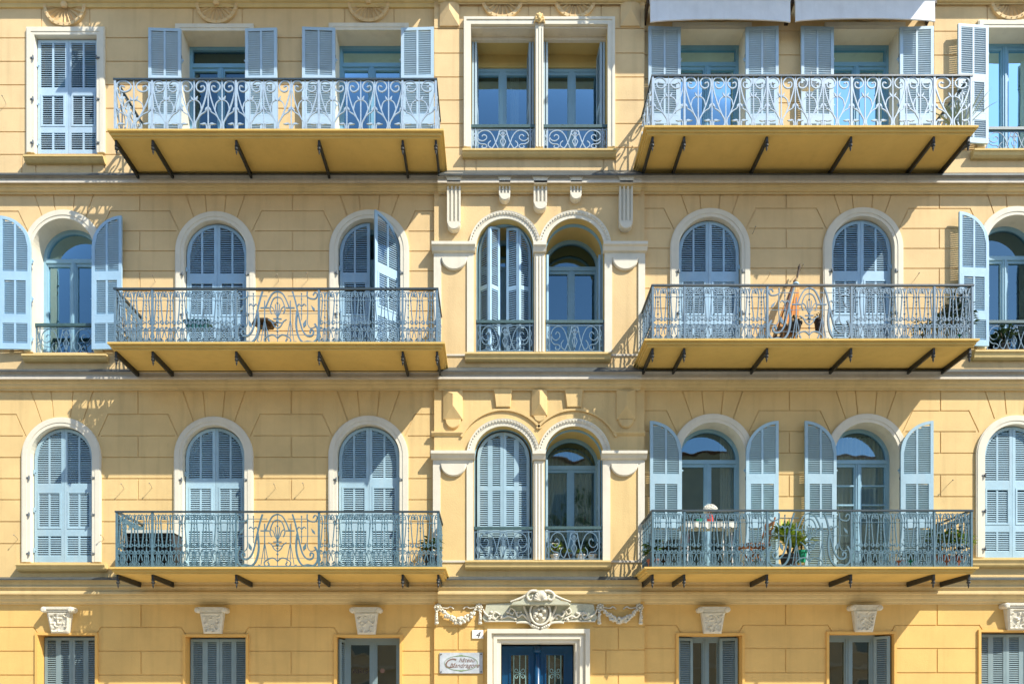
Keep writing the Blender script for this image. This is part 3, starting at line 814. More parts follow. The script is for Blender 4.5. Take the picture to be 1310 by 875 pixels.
def text_mesh(name, body, size, loc, m, parent, shear=0.0, extr=.003, align='CENTER', sx=1.0):
    cu = bpy.data.curves.new(name, 'FONT'); cu.body = body; cu.size = size; cu.shear = shear; cu.extrude = extr; cu.align_x = align
    tmp = bpy.data.objects.new(name + '_tmp', cu); COL.objects.link(tmp)
    bpy.context.view_layer.update()
    dg = bpy.context.evaluated_depsgraph_get()
    me = bpy.data.meshes.new_from_object(tmp.evaluated_get(dg))
    bpy.data.objects.remove(tmp); bpy.data.curves.remove(cu)
    off = Vector((0, 0, 0)); p = parent
    while p is not None: off += p.location; p = p.parent
    for v in me.vertices:
        x, y, z = v.co; v.co = (loc[0] + x * sx - off.x, -(loc[1] + z) - off.y, loc[2] + y - off.z)
    me.materials.clear(); me.materials.append(m)
    o = bpy.data.objects.new(name, me); COL.objects.link(o); o.parent = parent
    return o
text_mesh('lettering', 'TARGO', .125, (X(462, -.25), -.262, Z(861, -.25)), M['ink'], wt, sx=1.15)
mb = MB(); mb.prism([(X(489, -.25) + .045 * math.cos(PI / 3 * k), Z(857.5, -.25) + .045 * math.sin(PI / 3 * k)) for k in range(6)], -.266, -.261); mb.build('emblem', M['inkred'], wt)

# ---- street door
d = CB
x0, x1, zt = X(641, d), X(736, d), Z(822.5, d)
zb = .12
OPC[0].append(rect(x0 - .004, x1 + .004, zb, zt + .004))
door = window_part(rect(x0, x1, zb, zt), d - .03, .30, M['trim'], 'blue double street door with iron grilles', name='door')
mb = MB()
for (w0, w1, e) in ((0, 5.0, .05), (5.0, 9.5, .09), (9.5, 12, .075), (12, 17.5, .125)):
    mb.ring(rect(x0 - w0 * S, x1 + w0 * S, zb, zt + w0 * S), rect(x0 - w1 * S, x1 + w1 * S, zb, zt + w1 * S), d - .03, d + e, lip=.0)
mb.build('surround', M['trim'], door)
cxd = (x0 + x1) / 2
for s in (-1, 1):
    a, b = (x0, cxd) if s < 0 else (cxd, x1)
    a += .02; b -= .0
    if s > 0: a, b = cxd, x1 - .02
    mb = MB(); dd = d - .25; st = .13
    mb.box(a, a + st, dd - .05, dd, zb + .02, zt - .03); mb.box(b - st, b, dd - .05, dd, zb + .02, zt - .03)
    mb.box(a + st, b - st, dd - .05, dd - .001, zt - .16, zt - .03); mb.box(a + st, b - st, dd - .05, dd - .001, zb + .02, zb + .75)
    for (p, q) in ((a + st, a + st + .03), (b - st - .03, b - st)): mb.box(p, q, dd - .03, dd + .018, zb + .75, zt - .16)
    mb.box(a + st + .03, b - st - .03, dd - .03, dd + .018, zt - .19, zt - .16)
    mb.box(a + st + .05, b - st - .05, dd - .02, dd + .02, zb + .15, zb + .65)
    lf = mb.build('door_leaf', M['door'], door)
    g = MB(); g.box(a + st, b - st, dd - .045, dd - .035, zb + .75, zt - .16); g.build('door_glass', M['glass_dark'], door)
    g = MB(); gx0, gx1 = a + st + .05, b - st - .05; gc = (gx0 + gx1) / 2
    for k in range(3):
        xx = gx0 + .03 + (gx1 - gx0 - .06) * k / 2
        g.tube([(xx, dd - .01, zb + .76), (xx, dd - .01, zt - .17)], .009, 6)
        for zz in (zt - .24, zt - .21): g.blob((xx, dd - .01, zz), .014, n=6)
    for q in range(2):
        zc = zt - .52 - q * .9
        for sx_ in (-1, 1):
            for sz in (-1, 1):
                g.tube([(gc + sx_ * u, dd - .005, zc + sz * v) for u, v in spiral(.055, .055, .05, .012, PI, 1.2)], .007, 4)
        g.blob((gc, dd, zc), .025, n=6)
    g.build('grille', M['grille'], door)
mb = MB(); mb.tube([(cxd, d - .23, zb + .02), (cxd, d - .23, zt - .12)], .055, 12)
mb.lathe((cxd, d - .23, zt - .13), [(.06, -.02), (.075, .0), (.075, .04), (.05, .06), (.055, .10)], 12)
mb.build('astragal', M['door'], door, smooth=True)
mb = MB(); mb.box(x0 - .3, x1 + .3, d - .2, d + .35, 0.0, .12); mb.build('doorstep', M['kerb'], B)

# ---- cartouche over the door, garlands beside it
def relief_curl(mb, pts, r, d): mb.tube([(x, d, z) for x, z in smoothp(pts)], r, 6, r * .55)
cxc = X(690.5, CB); d = CB
def zc(py): return Z(py, CB + .05)
def xo(dp): return dp * S
mb = MB()
outl = [(-70, 782), (-73, 790), (-70, 795), (70, 795), (73, 790), (70, 782), (68, 773), (38, 771), (30, 765), (20, 760), (10, 757), (-10, 757), (-20, 760), (-30, 765), (-38, 771), (-68, 773)]
mb.prism([(cxc + xo(u), zc(v)) for u, v in outl], d - .01, d + .05)
mb.build('cartouche', M['relief'], B)
co = bpy.data.objects['cartouche']
mb = MB()
mb.prism([(cxc + xo(u), Z(v, d + .2)) for u, v in [(-38, 773.5), (38, 773.5), (36, 770), (27, 768.5), (21, 763), (14, 758.5), (8, 757), (7, 754.5), (-7, 754.5), (-8, 757), (-14, 758.5), (-21, 763), (-27, 768.5), (-36, 770)]], d + .045, d + .21, .03)
mb.build('crest', M['relief'], co)
mb = MB(); n = 22
mb.prism([(cxc + xo(11.5) * math.cos(2 * PI * k / n), zc(784) + xo(14) * math.sin(2 * PI * k / n)) for k in range(n)], d + .04, d + .10, .03)
mb.ring([(cxc + xo(11.5) * math.cos(2 * PI * k / 28), zc(784) + xo(14) * math.sin(2 * PI * k / 28)) for k in range(28)], [(cxc + xo(14) * math.cos(2 * PI * k / 28), zc(784) + xo(17) * math.sin(2 * PI * k / 28)) for k in range(28)], d + .04, d + .14, closed=True)
for s in (-1, 1):
    def q(l): return [(cxc + s * xo(u), zc(v)) for u, v in l]
    relief_curl(mb, q([(5, 758), (12, 758), (17, 763), (14, 769), (9, 767), (11, 763)]), .03, d + .22)
    relief_curl(mb, q([(16, 762), (24, 766), (32, 769), (38, 771)]), .026, d + .20)
    relief_curl(mb, q([(12, 796), (16, 786), (20, 776), (17, 770)]), .03, d + .08)
    relief_curl(mb, q([(14, 794), (22, 786), (28, 789), (32, 781), (37, 778), (39, 783), (35, 786), (33, 782)]), .022, d + .075)
    relief_curl(mb, q([(30, 792), (40, 788), (46, 790), (52, 785), (57, 783), (60, 788), (56, 791), (53, 788)]), .02, d + .07)
    relief_curl(mb, q([(56, 792), (64, 789), (70, 784), (72, 779)]), .022, d + .065)
    relief_curl(mb, q([(2, 806), (9, 802), (14, 797), (24, 796), (30, 797)]), .03, d + .09)
    relief_curl(mb, q([(70, 794.5), (40, 794.5), (20, 795)]), .016, d + .06)
    rnd = random.Random(5 + s)
    for k in range(14):
        mb.blob((cxc + s * xo(rnd.uniform(16, 68)), d + .06, zc(rnd.uniform(782, 793))), rnd.uniform(.018, .035), n=6)
    for k in range(5): mb.blob((cxc + s * xo(2.5 * k), d + .11, zc(803 + 1.5 - k * 1.1)), .03, n=6)
rnd = random.Random(3)
for k in range(16): mb.blob((cxc + xo(rnd.uniform(-8, 8)), d + .13, zc(rnd.uniform(773, 793))), rnd.uniform(.02, .045), n=6)
for k in range(9):                                        # shell crest
    a = PI * (k + .5) / 9
    mb.tube([(cxc, d + .23, Z(768, d + .2)), (cxc - xo(8.5) * math.cos(a), d + .25, Z(768, d + .2) + xo(12) * math.sin(a))], .016, 6, .034)
mb.build('ornament', M['plaster'], co, smooth=True)

def garland(pa, pb):
    mb = MB(); d = CB
    xa, xb = X(pa, d), X(pb, d); cx = (xa + xb) / 2; hw = (xb - xa) / 2
    rnd = random.Random(int(pa))
    for s in (-1, 1):
        ex = cx + s * (hw - .10)
        for k in range(8):
            a = 2 * PI * k / 8; mb.blob((ex + .05 * math.cos(a), d + .03, Z(777, d) + .05 * math.sin(a)), .024, n=6)
        mb.blob((ex, d + .05, Z(777, d)), .03, n=6)
        mb.tube([(x, d + .02, z) for x, z in smoothp([(ex - s * .06, Z(777, d)), (ex - s * .16, Z(778, d)), (ex - s * .22, Z(776, d)), (ex - s * .28, Z(779, d))])], .014, 5)
        mb.tube([(ex + s * .02, d + .03, Z(781, d)), (ex + s * .025, d + .04, Z(788, d)), (ex + s * .02, d + .03, Z(795, d))], .02, 6, .035)
        mb.blob((ex + s * .02, d + .04, Z(797, d)), .04, (1, .8, .8), n=6)
        for k in range(4): mb.blob((ex + s * .02 + rnd.uniform(-.02, .02), d + .05, Z(783 + 3 * k, d)), .022, n=5)
    for k in range(30):
        t = k / 29; u = (t * 2 - 1) * (hw - .16)
        sag = (1 - (t * 2 - 1) ** 2)
        z = Z(781, d) - sag * .18
        for j in range(3):
            mb.blob((cx + u + rnd.uniform(-.02, .02), d + .04 + rnd.uniform(0, .04), z + rnd.uniform(-.045, .045) * (.5 + .6 * sag)), rnd.uniform(.018, .032) * (.8 + .4 * sag), n=6)
    mb.build('garland', M['plaster'], B, smooth=True)
garland(553, 620); garland(760.5, 825)

# =====================================================================  walls
XL, XR = X(-170), X(1480)
ZTOP = Z(-330)
J3, J2, J1, J0 = [], [], [], []
def hj(J, xa, xb, y): J.append((X(xa), Z(y), X(xb), Z(y)))
def vj(J, x, ya, yb): J.append((X(x), Z(ya), X(x), Z(yb)))
for y in (49, 79, 109, 139, 169, 198): hj(J3, -170, 555, y)
for x in (-70, 53, 115, 247, 310, 441, 504): vj(J3, x, 10, 49)
for x in (28, 46, 118, 134): vj(J3, x, 198, 222)
for y in (40.5, 71, 101.5, 132, 162, 192): hj(J3, 825, 1480, y)
for x in (886, 950, 1075, 1138, 1194.5, 1263, 1325): vj(J3, x, 4, 40)
vj(J3, 1194.5, 40, 192)
def voussoirs(J, cents, y_c, y_t, rows, xa, xb, off, tx):
    for cx in cents:
        for s in (-1, 1):
            J.append((X(cx + s * 41), Z(y_c), X(cx + s * 26.5), Z(y_c + 42)))
            J.append((X(cx + s * 14.5), Z(y_c), X(cx + s * 11), Z(y_c + 36)))
            J.append((X(cx + s * 59), Z(y_t), X(cx + s * 46.5), Z(rows[0])))
    ed = [xa] + [v for c in cents for v in (c - 59, c + 59)] + [xb]
    for i in range(0, len(ed), 2):
        a, b = ed[i], ed[i + 1]
        if b - a < 4: continue
        hj(J, a, b, y_t)
        m = (a + b) / 2
        if a > xa and b < xb or (b - a) > 150: vj(J, m, y_c, y_t)
        for k, y in enumerate(rows):
            e0, e1 = (a + 12.5 if a > xa else a), (b - 12.5 if b < xb else b)
            e0 = a if a == xa else a + 0 - 8; e1 = b if b == xb else b + 8
            hj(J, e0, e1, y)
            if k % 2 == 0 and k + 1 < len(rows) and a > xa and b < xb: vj(J, m, y, rows[k + 1])
voussoirs(J2, (82, 276, 472.5), 240, 270.5, (296, 321.5, 347, 372.5, 398, 423.5, 449), -170, 555, 0, 0)
voussoirs(J2, (908, 1103.3, 1300), 237, 267, (292.5, 318, 343.5, 369, 394.5, 420, 445), 825, 1480, 0, 0)
voussoirs(J1, (79.5, 274, 471.5), 497, 530, (557.5, 585, 612, 639, 667, 695), -170, 555, 0, 0)
voussoirs(J1, (911.5, 1108, 1298.5), 493, 525.5, (552, 579.5, 607, 635, 663, 691), 825, 1480, 0, 0)
def street_joints(cents, y0, y1, y2, xa, xb):
    ed = [xa] + [v for c in cents for v in (c - 42, c + 42)] + [xb]
    for i in range(0, len(ed), 2):
        a, b = ed[i], ed[i + 1]
        hj(J0, a + (0 if a == xa else 1), b - (0 if b == xb else 1), y0)
        for y in (y1, y2, y2 + 30.5, y2 + 61, y2 + 91, y2 + 122): hj(J0, a - (0 if a == xa else 5), b + (0 if b == xb else 5), y)
        if a > xa: J0.append((X(a + 1), Z(y0), X(a - 4), Z(y0 + 8)))
        if b < xb: J0.append((X(b - 1), Z(y0), X(b + 4), Z(y0 + 8)))
        m = (a + b) / 2
        if a > xa and b < xb: vj(J0, m, 772, y0); vj(J0, m, y1, y2); vj(J0, m, y2 + 30.5, y2 + 61)
street_joints((86, 275, 470), 802, 832.5, 863, -170, 551)
street_joints((908, 1102, 1296), 799.5, 829, 860, 825, 1480)
JC3, JC0 = [], []
def cj(J, a, ya, b, yb): J.append((X(a, CB), Z(ya, CB), X(b, CB), Z(yb, CB)))
for y in (37, 68.5, 99, 128.5, 158.5, 189): cj(JC3, 556, y, 592, y); cj(JC3, 788, y, 824, y)
for x in (612, 676, 704, 769): cj(JC3, x, -2, x, 24)
for x in (594, 609, 772, 787): cj(JC3, x, 201, x, 221)
for y in (801.4, 831, 861.6, 892, 922, 953): cj(JC0, 553, y, 619, y); cj(JC0, 759, y, 825, y)
for x, a, b in ((586, 801, 831), (586, 861, 892), (619, 801, 1000), (791, 801, 831), (775, 831, 861), (791, 861, 892)): cj(JC0, x, a, x, b)

xcl, xcr = X(555.5, CB), X(824.5, CB)
LEV = [('wall0', 0.0, Z(757), 0), ('wall1', Z(757), Z(488), 1), ('wall2', Z(488), Z(236), 2), ('wall3', Z(236), ZTOP, 3)]
JJ = {0: (J0, JC0), 1: (J1, []), 2: (J2, []), 3: (J3, JC3)}
for mk, za, zb_, s in LEV:
    for xa, xb in ((XL, xcl), (xcr, XR)):
        js = []
        for j in JJ[s][0]:
            a = min(max(j[0], xa), xb); b = min(max(j[2], xa), xb)
            if (j[0] < xa and j[2] < xa) or (j[0] > xb and j[2] > xb): continue
            js.append((a, max(min(j[1], zb_), za), b, max(min(j[3], zb_), za)))
        storey_wall('wall', xa, xb, za, zb_, 0.0, OP[s], js, M[mk])
    storey_wall('bay_wall', xcl, xcr, za, zb_, CB, OPC[s], JJ[s][1], M[mk])
    mb = MB(); mb.add([(xcl, 0, za), (xcl, CB, za), (xcl, CB, zb_), (xcl, 0, zb_), (xcr, 0, za), (xcr, CB, za), (xcr, CB, zb_), (xcr, 0, zb_)], [(0, 1, 2, 3), (4, 5, 6, 7)])
    mb.build('bay_return', M[mk], B)
# body of the house behind the facade: floors, back wall, roof
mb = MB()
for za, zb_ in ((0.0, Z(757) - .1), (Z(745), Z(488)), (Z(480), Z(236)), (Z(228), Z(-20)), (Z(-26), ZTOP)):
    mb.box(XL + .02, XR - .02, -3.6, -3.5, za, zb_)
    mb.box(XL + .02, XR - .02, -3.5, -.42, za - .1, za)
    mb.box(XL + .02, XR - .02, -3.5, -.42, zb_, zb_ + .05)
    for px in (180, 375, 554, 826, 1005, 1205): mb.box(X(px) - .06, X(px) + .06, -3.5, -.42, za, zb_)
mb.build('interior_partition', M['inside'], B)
mb = MB(); mb.box(XL - .01, XL, -10, 0, 0, ZTOP); mb.box(XR, XR + .01, -10, 0, 0, ZTOP); mb.box(XL, XR, -10.1, -10, 0, ZTOP); mb.build('side_wall', M['wall3'], B)
mb = MB(); mb.box(XL - .3, XR + .3, -10.4, .5, ZTOP, ZTOP + .25); mb.build('roof', M['roof'], B)

# =====================================================================  cornices
def cornice(xa, xb, y0, e, kind=0):
    def pz(d_, y): return (d_ + e, Z(y, d_ + e))
    fl = MB(); fl.extr(xa - .001, xb + .001, [(e - .01, Z(y0 - 2, 0)), (.205 + e, Z(y0 + .2, .2 + e)), (.205 + e, Z(y0 + 1.9, .2 + e)), (e + .1, Z(y0 + 1.9, .1 + e))])
    fl.build('flashing', M['zinc'], B)
    if kind == 0:
        up = [(e - .01, Z(y0 + 1.5, 0)), pz(.15, y0 + 1.5), pz(.14, y0 + 4.5), pz(.145, y0 + 8.2), pz(.165, y0 + 8.6), pz(.165, y0 + 11.2), pz(.13, y0 + 12.2), (e - .01, Z(y0 + 12, 0))]
        lo = [(e - .01, Z(y0 + 11.5, 0)), pz(.118, y0 + 12.3), pz(.112, y0 + 15.5), pz(.095, y0 + 16.8), pz(.09, y0 + 17.4), pz(.085, y0 + 19.5), pz(.06, y0 + 22.5), pz(.04, y0 + 23.5), pz(.035, y0 + 26), (e - .01, Z(y0 + 26.5, 0))]
    else:
        up = [(e - .01, Z(y0 + 1.5, 0)), pz(.135, y0 + 1.5), pz(.125, y0 + 8), pz(.14, y0 + 10), pz(.14, y0 + 11.6), pz(.115, y0 + 12.2), pz(.108, y0 + 16.5), pz(.148, y0 + 17.3), pz(.148, y0 + 20), pz(.11, y0 + 21), (e - .01, Z(y0 + 21, 0))]
        lo = [(e - .01, Z(y0 + 20.5, 0)), pz(.10, y0 + 21.2), pz(.09, y0 + 24.5), pz(.07, y0 + 26), pz(.06, y0 + 29.5), pz(.03, y0 + 31), pz(.025, y0 + 33), (e - .01, Z(y0 + 33.5, 0))]
    a = MB(); a.extr(xa, xb, up); a.build('cornice', M['moulding_white' if kind == 0 else 'moulding'], B)
    a = MB(); a.extr(xa, xb, lo); a.build('bed_moulding', M['moulding'], B)
for y0, kind in ((-20, 0), (222.5, 0), (473.5, 0), (739.6, 1)):
    for xa, xb, e in ((XL, X(560, .2), 0), (X(560, .2), X(821, .2), CB), (X(821, .2), XR, 0)):
        cornice(xa, xb, y0, e, kind)
# frieze that lowers the top cornice onto the rosettes
for xa, xb, e, y in ((XL, xcl, 0, 11.5), (xcl, xcr, CB, 3.5), (xcr, XR, 0, 6)):
    mb = MB(); mb.extr(xa, xb, [(e - .01, Z(0)), (e + .065, Z(0)), (e + .06, Z(y - 5)), (e + .035, Z(y - 4.5)), (e + .03, Z(y)), (e - .01, Z(y))]); mb.build('frieze', M['sill'], B)

# =====================================================================  balconies
HEART = [(.62, .90), (.74, .875), (.70, .81), (.45, .785), (.2, .83), (.15, .91), (.42, .985), (.8, .97), (.93, .88), (.85, .72), (.6, .5), (.3, .3), (.1, .2), (.12, .09), (.4, .02), (.75, .03), (.9, .11), (.78, .19), (.52, .17)]
def leaf_shape(mb, f, c, ang, l, w):
    pts = []
    for t, s in ((-.5, 0), (-.1, 1), (.5, 0), (-.1, -1)):
        pts.append((c[0] + math.cos(ang) * t * l - math.sin(ang) * s * w, c[1] + math.sin(ang) * t * l + math.cos(ang) * s * w))
    P = [f(u, v, -.008) for u, v in pts] + [f(u, v, .012) for u, v in pts]
    mb.add(P, [(3, 2, 1, 0), (4, 5, 6, 7), (0, 1, 5, 4), (1, 2, 6, 5), (2, 3, 7, 6), (3, 0, 4, 7)])
def rail_run(mb, f, length, h, style, cuts=None):
    """f(u,v,n) maps metres along / up / outwards to a point."""
    def put(pl, r, k=4): mb.tube([f(u, v, 0) for u, v in pl], r, k)
    if style == 'hearts':
        n = max(1, round(length / .455)); w = length / n / 2
        for i in range(n):
            c = (2 * i + 1) * w
            put([(c, 0), (c, h)], .009); put([(c + w, 0), (c + w, h)], .009)
            for s in (-1, 1):
                put([(c + s * u * w, v * h) for u, v in smoothp(HEART, 3)], .0098)
                put([(c + s * u * w, v * h) for u, v in smoothp([(.28, .29), (.5, .36), (.75, .40), (.92, .45)], 2)], .008)
                put([(c + s * u * w, v * h) for u, v in smoothp([(.52, .45), (.44, .56), (.22, .62), (0, .63)], 2)], .008)
                leaf_shape(mb, f, (c + s * .9 * w, .47 * h), PI / 2 - s * .6, .11, .016)
                leaf_shape(mb, f, (c + s * .16 * w, .66 * h), PI / 2 - s * .5, .09, .014)
                leaf_shape(mb, f, (c + s * .68 * w, .175 * h), 0, .12, .013)
                leaf_shape(mb, f, (c + s * .55 * w, .885 * h), .4 * s, .06, .012)
        put([(0, .015), (length, .015)], .008)
    elif style == 'lace':
        n = max(1, round(length / .195)); p = length / n
        for i in range(n):
            c = (i + .5) * p
            put([(c, .02), (c, h * .97)], .0068)
            for v, s in ((.80, .012), (.72, .013), (.665, .011), (.50, .013), (.40, .014), (.30, .013), (.2, .012)): mb.blob(f(c, v * h, 0), s * 1.35, n=5)
            for s in (-1, 1):
                q = lambda l: [(c + s * u * p, v * h) for u, v in l]
                put(q([(.20, .83), (.27, .6), (.38, .37)]), 0.0084)
                mb.blob(f(c + s * .21 * p, .80 * h, 0), .0175, n=5)
                put(q(smoothp([(.20, .83), (.26, .93), (.42, .96), (.5, .87)], 3)), 0.0074)
                put(q(smoothp([(.0, .86), (.08, .94), (.2, .95)], 3)), 0.0074)
                cx_, r_ = c + s * .27 * p, .17 * p
                put(spiral(cx_, .405 * h, r_ * 1.15, r_ * .35, -PI / 2 if s > 0 else -PI / 2, 1.3 * s, 11), .0074)
                put(spiral(cx_, .285 * h, r_ * 1.15, r_ * .35, PI / 2, -1.3 * s, 11), .0074)
                put(spiral(c + s * .30 * p, .075 * h, r_ * 1.1, r_ * .3, PI / 2, 1.3 * s, 11), .0074)
                put(q(smoothp([(.5, .27), (.40, .19), (.34, .13)], 3)), .0074)
                put(spiral(c + s * .36 * p, .895 * h, .14 * p, .06 * p, PI, -1.2 * s, 9), .0062)
                put(q(smoothp([(.06, .30), (.16, .17), (.08, .05)], 3)), 0.0079)
                put(q(smoothp([(.1, .10), (.2, .02), (.28, .08), (.2, .12)], 3)), 0.0074)
        put([(0, .03), (length, .03)], .009); put([(0, h * .81), (length, h * .81)], .0035)
    elif style == 'lyre':
        W = length / 2
        for v in (.885,): 
            put([(W * .28, v * h), (W * .75, v * h)], .005); put([(W * 1.25, v * h), (W * 1.72, v * h)], .005)
        for v in (.57, .18): put([(0, v * h), (length, v * h)], .0035)
        for s in (-1, 1):
            q = lambda l, k=3: [(W + s * u * W, v * h) for u, v in smoothp(l, k)]
            put(q([(0, .97), (.12, .93), (.22, .8), (.29, .66)]), 0.0109)
            put(q([(0, .87), (.09, .84), (.15, .75), (.18, .64), (.14, .56)]), 0.0087)
            put(q([(.36, .97), (.43, .8), (.52, .5), (.60, .27), (.72, .16), (.84, .17), (.87, .25), (.80, .27), (.79, .21)]), 0.0130)
            put(q([(.48, .62), (.45, .38), (.50, .16), (.62, .04), (.80, .02), (.95, .10), (.97, .27), (.90, .38)]), 0.0159)
            put(q([(.72, .97), (.72, .88), (.80, .84), (.92, .84), (.96, .92), (.90, .95), (.86, .90)]), 0.0101)
            put(q([(.72, .90), (.73, .6), (.72, .4), (.80, .30), (.95, .34)]), 0.0072)
            put([(W + s * .31 * W, .42 * h), (W + s * .31 * W, .80 * h)], .008)
            put([(W + s * .20 * W, .67 * h), (W + s * .41 * W, .67 * h)], .010)
            put([(W + s * .31 * W, .46 * h), (W + s * .21 * W, .06 * h)], .006); put([(W + s * .31 * W, .46 * h), (W + s * .40 * W, .06 * h)], .006)
            put([(W + s * .31 * W, .46 * h), (W + s * .31 * W, .14 * h)], .006)
            put([(W + s * .58 * W, .45 * h), (W + s * .58 * W, .93 * h)], .006)
            for v in (.93, .83, .66, .56): mb.blob(f(W + s * .58 * W, v * h, 0), .014, n=5)
            put(q([(.48, .70), (.52, .74), (.58, .70), (.64, .74), (.69, .71)]), 0.0087)
            put(q([(0, .12), (.1, .18), (.22, .16), (.32, .10), (.28, .03), (.20, .06), (.24, .11)]), 0.0101)
            put(q([(.0, .03), (.12, .02), (.3, .0), (.46, .06)]), 0.0101)
            put(q([(.0, .30), (.08, .34), (.14, .42), (.22, .46)]), 0.0087)
            put(q([(.0, .50), (.06, .58), (.10, .66), (.17, .70)]), 0.0072)
            put(q([(.0, .52), (.04, .63), (.05, .74)]), 0.0072)
            put([(W, .47 * h), (W + s * .10 * W, .47 * h)], .010); put([(W, .40 * h), (W + s * .11 * W, .40 * h)], .008)
            leaf_shape(mb, f, (W + s * .66 * W, .38 * h), PI / 2 - s * .3, .14, .028)
            leaf_shape(mb, f, (W + s * .86 * W, .66 * h), PI / 2 + s * .6, .13, .02)
            leaf_shape(mb, f, (W + s * .75 * W, .055 * h), 0, .16, .018)
        put([(W, .0), (W, .97 * h)], .006)
        for v, r in ((.42, .03), (.36, .02), (.5, .02), (.76, .018), (.87, .014), (.25, .02)): mb.blob(f(W, v * h, 0), r, n=6)
        put([(0, .03), (length, .03)], .009)

def balcony(pl, pr, y_slab, y_rail, style, iron, posts, label, y_mould=True):
    d1 = .95
    z1 = Z(y_slab, 1.0); x0, x1 = X(pl, 1.0), X(pr, 1.0)
    t = .105
    sl = MB()
    sl.box(x0 + .06, x1 - .06, -.05, d1 - .01, z1 - t, z1 - .03)
    # stepped edge: thin projecting lip, then a small ovolo
    sl.box(x0, x1, -.05, 1.0, z1 - .029, z1)
    sl.box(x0 + .035, x1 - .035, -.048, d1 + .015, z1 - t + .03, z1 - .0295)
    b = sl.build('balcony', M['ochre'], B); lab(b, label)
    dr = .90; zt = Z(y_rail, dr)
    xl, xr = X(pl + 10.5, dr), X(pr - 10, dr)
    h = zt - z1 - .025
    rb = MB()
    fpts = [X(p, dr) for p in posts]; fpts[0] = xl; fpts[-1] = xr
    for i in range(len(fpts) - 1):
        a, c = fpts[i], fpts[i + 1]
        st = 'lyre' if (style == 'lace' and i == 2) else style
        rail_run(rb, lambda u, v, n, a=a: (a + u, dr + n, z1 + v), c - a, h, st)
    for xx in (xl, xr):
        rail_run(rb, lambda u, v, n, xx=xx: (xx + n, dr - u, z1 + v), dr - .02, h, style)
    for xx in fpts:
        rb.box(xx - .016, xx + .016, dr - .016, dr + .016, z1, z1 + h)
    for xx in (xl, xr): rb.box(xx - .014, xx + .014, .01, .04, z1, z1 + h)
    rb.build('railing', iron, b)
    hr = MB()
    hr.box(xl - .025, xr + .025, dr - .022, dr + .024, zt - .026, zt)
    for xx in (xl, xr): hr.box(xx - .0245, xx + .0245, 0, dr - .022, zt - .0265, zt - .0005)
    hr.build('handrail', M['handrail'], b)
    for i, xx in enumerate(fpts):
        br = MB(); xx = min(max(xx, x0 + .09), x1 - .09)
        zs = z1 - t
        br.hexa([(xx - .017, .08, zs - .09), (xx + .017, .08, zs - .09), (xx + .017, .90, zs - .075), (xx - .017, .90, zs - .075), (xx - .017, .08, zs + .002), (xx + .017, .08, zs + .002), (xx + .017, .90, zs + .002), (xx - .017, .90, zs + .002)])
        br.lathe((xx, .875, zs - .075), [(.03, 0), (.034, -.015), (.02, -.03), (.032, -.05), (.03, -.065), (.012, -.085), (.018, -.10), (.004, -.15)], 8)
        br.build('bracket', M['black'], b)
    return b, z1
LP = (147.5, 195, 302, 408, 515, 565)
RP = (827, 875.5, 981.5, 1089, 1195, 1242)
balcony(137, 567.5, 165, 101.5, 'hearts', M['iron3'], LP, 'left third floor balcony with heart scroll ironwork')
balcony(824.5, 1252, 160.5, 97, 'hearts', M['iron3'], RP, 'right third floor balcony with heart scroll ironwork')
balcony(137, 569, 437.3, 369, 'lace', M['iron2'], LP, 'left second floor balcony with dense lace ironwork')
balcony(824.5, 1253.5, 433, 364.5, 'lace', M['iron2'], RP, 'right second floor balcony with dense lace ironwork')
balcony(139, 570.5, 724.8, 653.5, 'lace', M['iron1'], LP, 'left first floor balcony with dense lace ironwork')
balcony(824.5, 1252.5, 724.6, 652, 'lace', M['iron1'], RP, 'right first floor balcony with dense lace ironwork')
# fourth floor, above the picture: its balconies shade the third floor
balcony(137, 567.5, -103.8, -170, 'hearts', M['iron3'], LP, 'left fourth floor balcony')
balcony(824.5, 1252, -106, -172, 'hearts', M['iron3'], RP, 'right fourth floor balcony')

# ---- wire stays on the walls
for px, py in ((155, 625), (191, 624), (350, 625), (387, 624), (1217, 620), (18, 690), (129, 690), (195, 359), (354, 358), (392, 356), (984, 355), (1026, 345), (1174, 356), (965, 297), (3, 130)):
    mb = MB(); x, z = X(px, .1), Z(py - 4, .1)
    mb.tube([(x, -.01, z - .03), (x + .01, .06, z), (x + .012, .12, z + .02)], .0045, 5)
    mb.blob((x + .012, .125, z + .022), .012, n=6)
    mb.build('hook', M['hookm'], B)

# =====================================================================  things on and around the house
def foliage(mb, c, rx, rz, n, ll, lw, rnd, droop=.3, up=.2, base=None):
    """strap or oval leaves growing out of c=(x,d,z) over an uneven dome."""
    for k in range(n):
        a = rnd.uniform(0, 2 * PI); e = rnd.uniform(-.2, 1.0)
        r = rnd.uniform(.25, 1)
        p = Vector((c[0] + rx * r * math.cos(a) * math.cos(e), c[1] + rx * .8 * r * math.sin(a) * math.cos(e), c[2] + rz * r * math.sin(e)))
        t = Vector((math.cos(a), math.sin(a), rnd.uniform(-droop, up + .5))).normalized()
        s = t.cross(Vector((rnd.uniform(-.4, .4), rnd.uniform(-.4, .4), 1))).normalized()
        l = ll * rnd.uniform(.6, 1.25); w = lw * rnd.uniform(.7, 1.2)
        m_ = p + t * l * .5; e_ = p + t * l - Vector((0, 0, droop * l * .6))
        mb.add([p, m_ + s * w, e_, m_ - s * w], [(0, 1, 2, 3)])
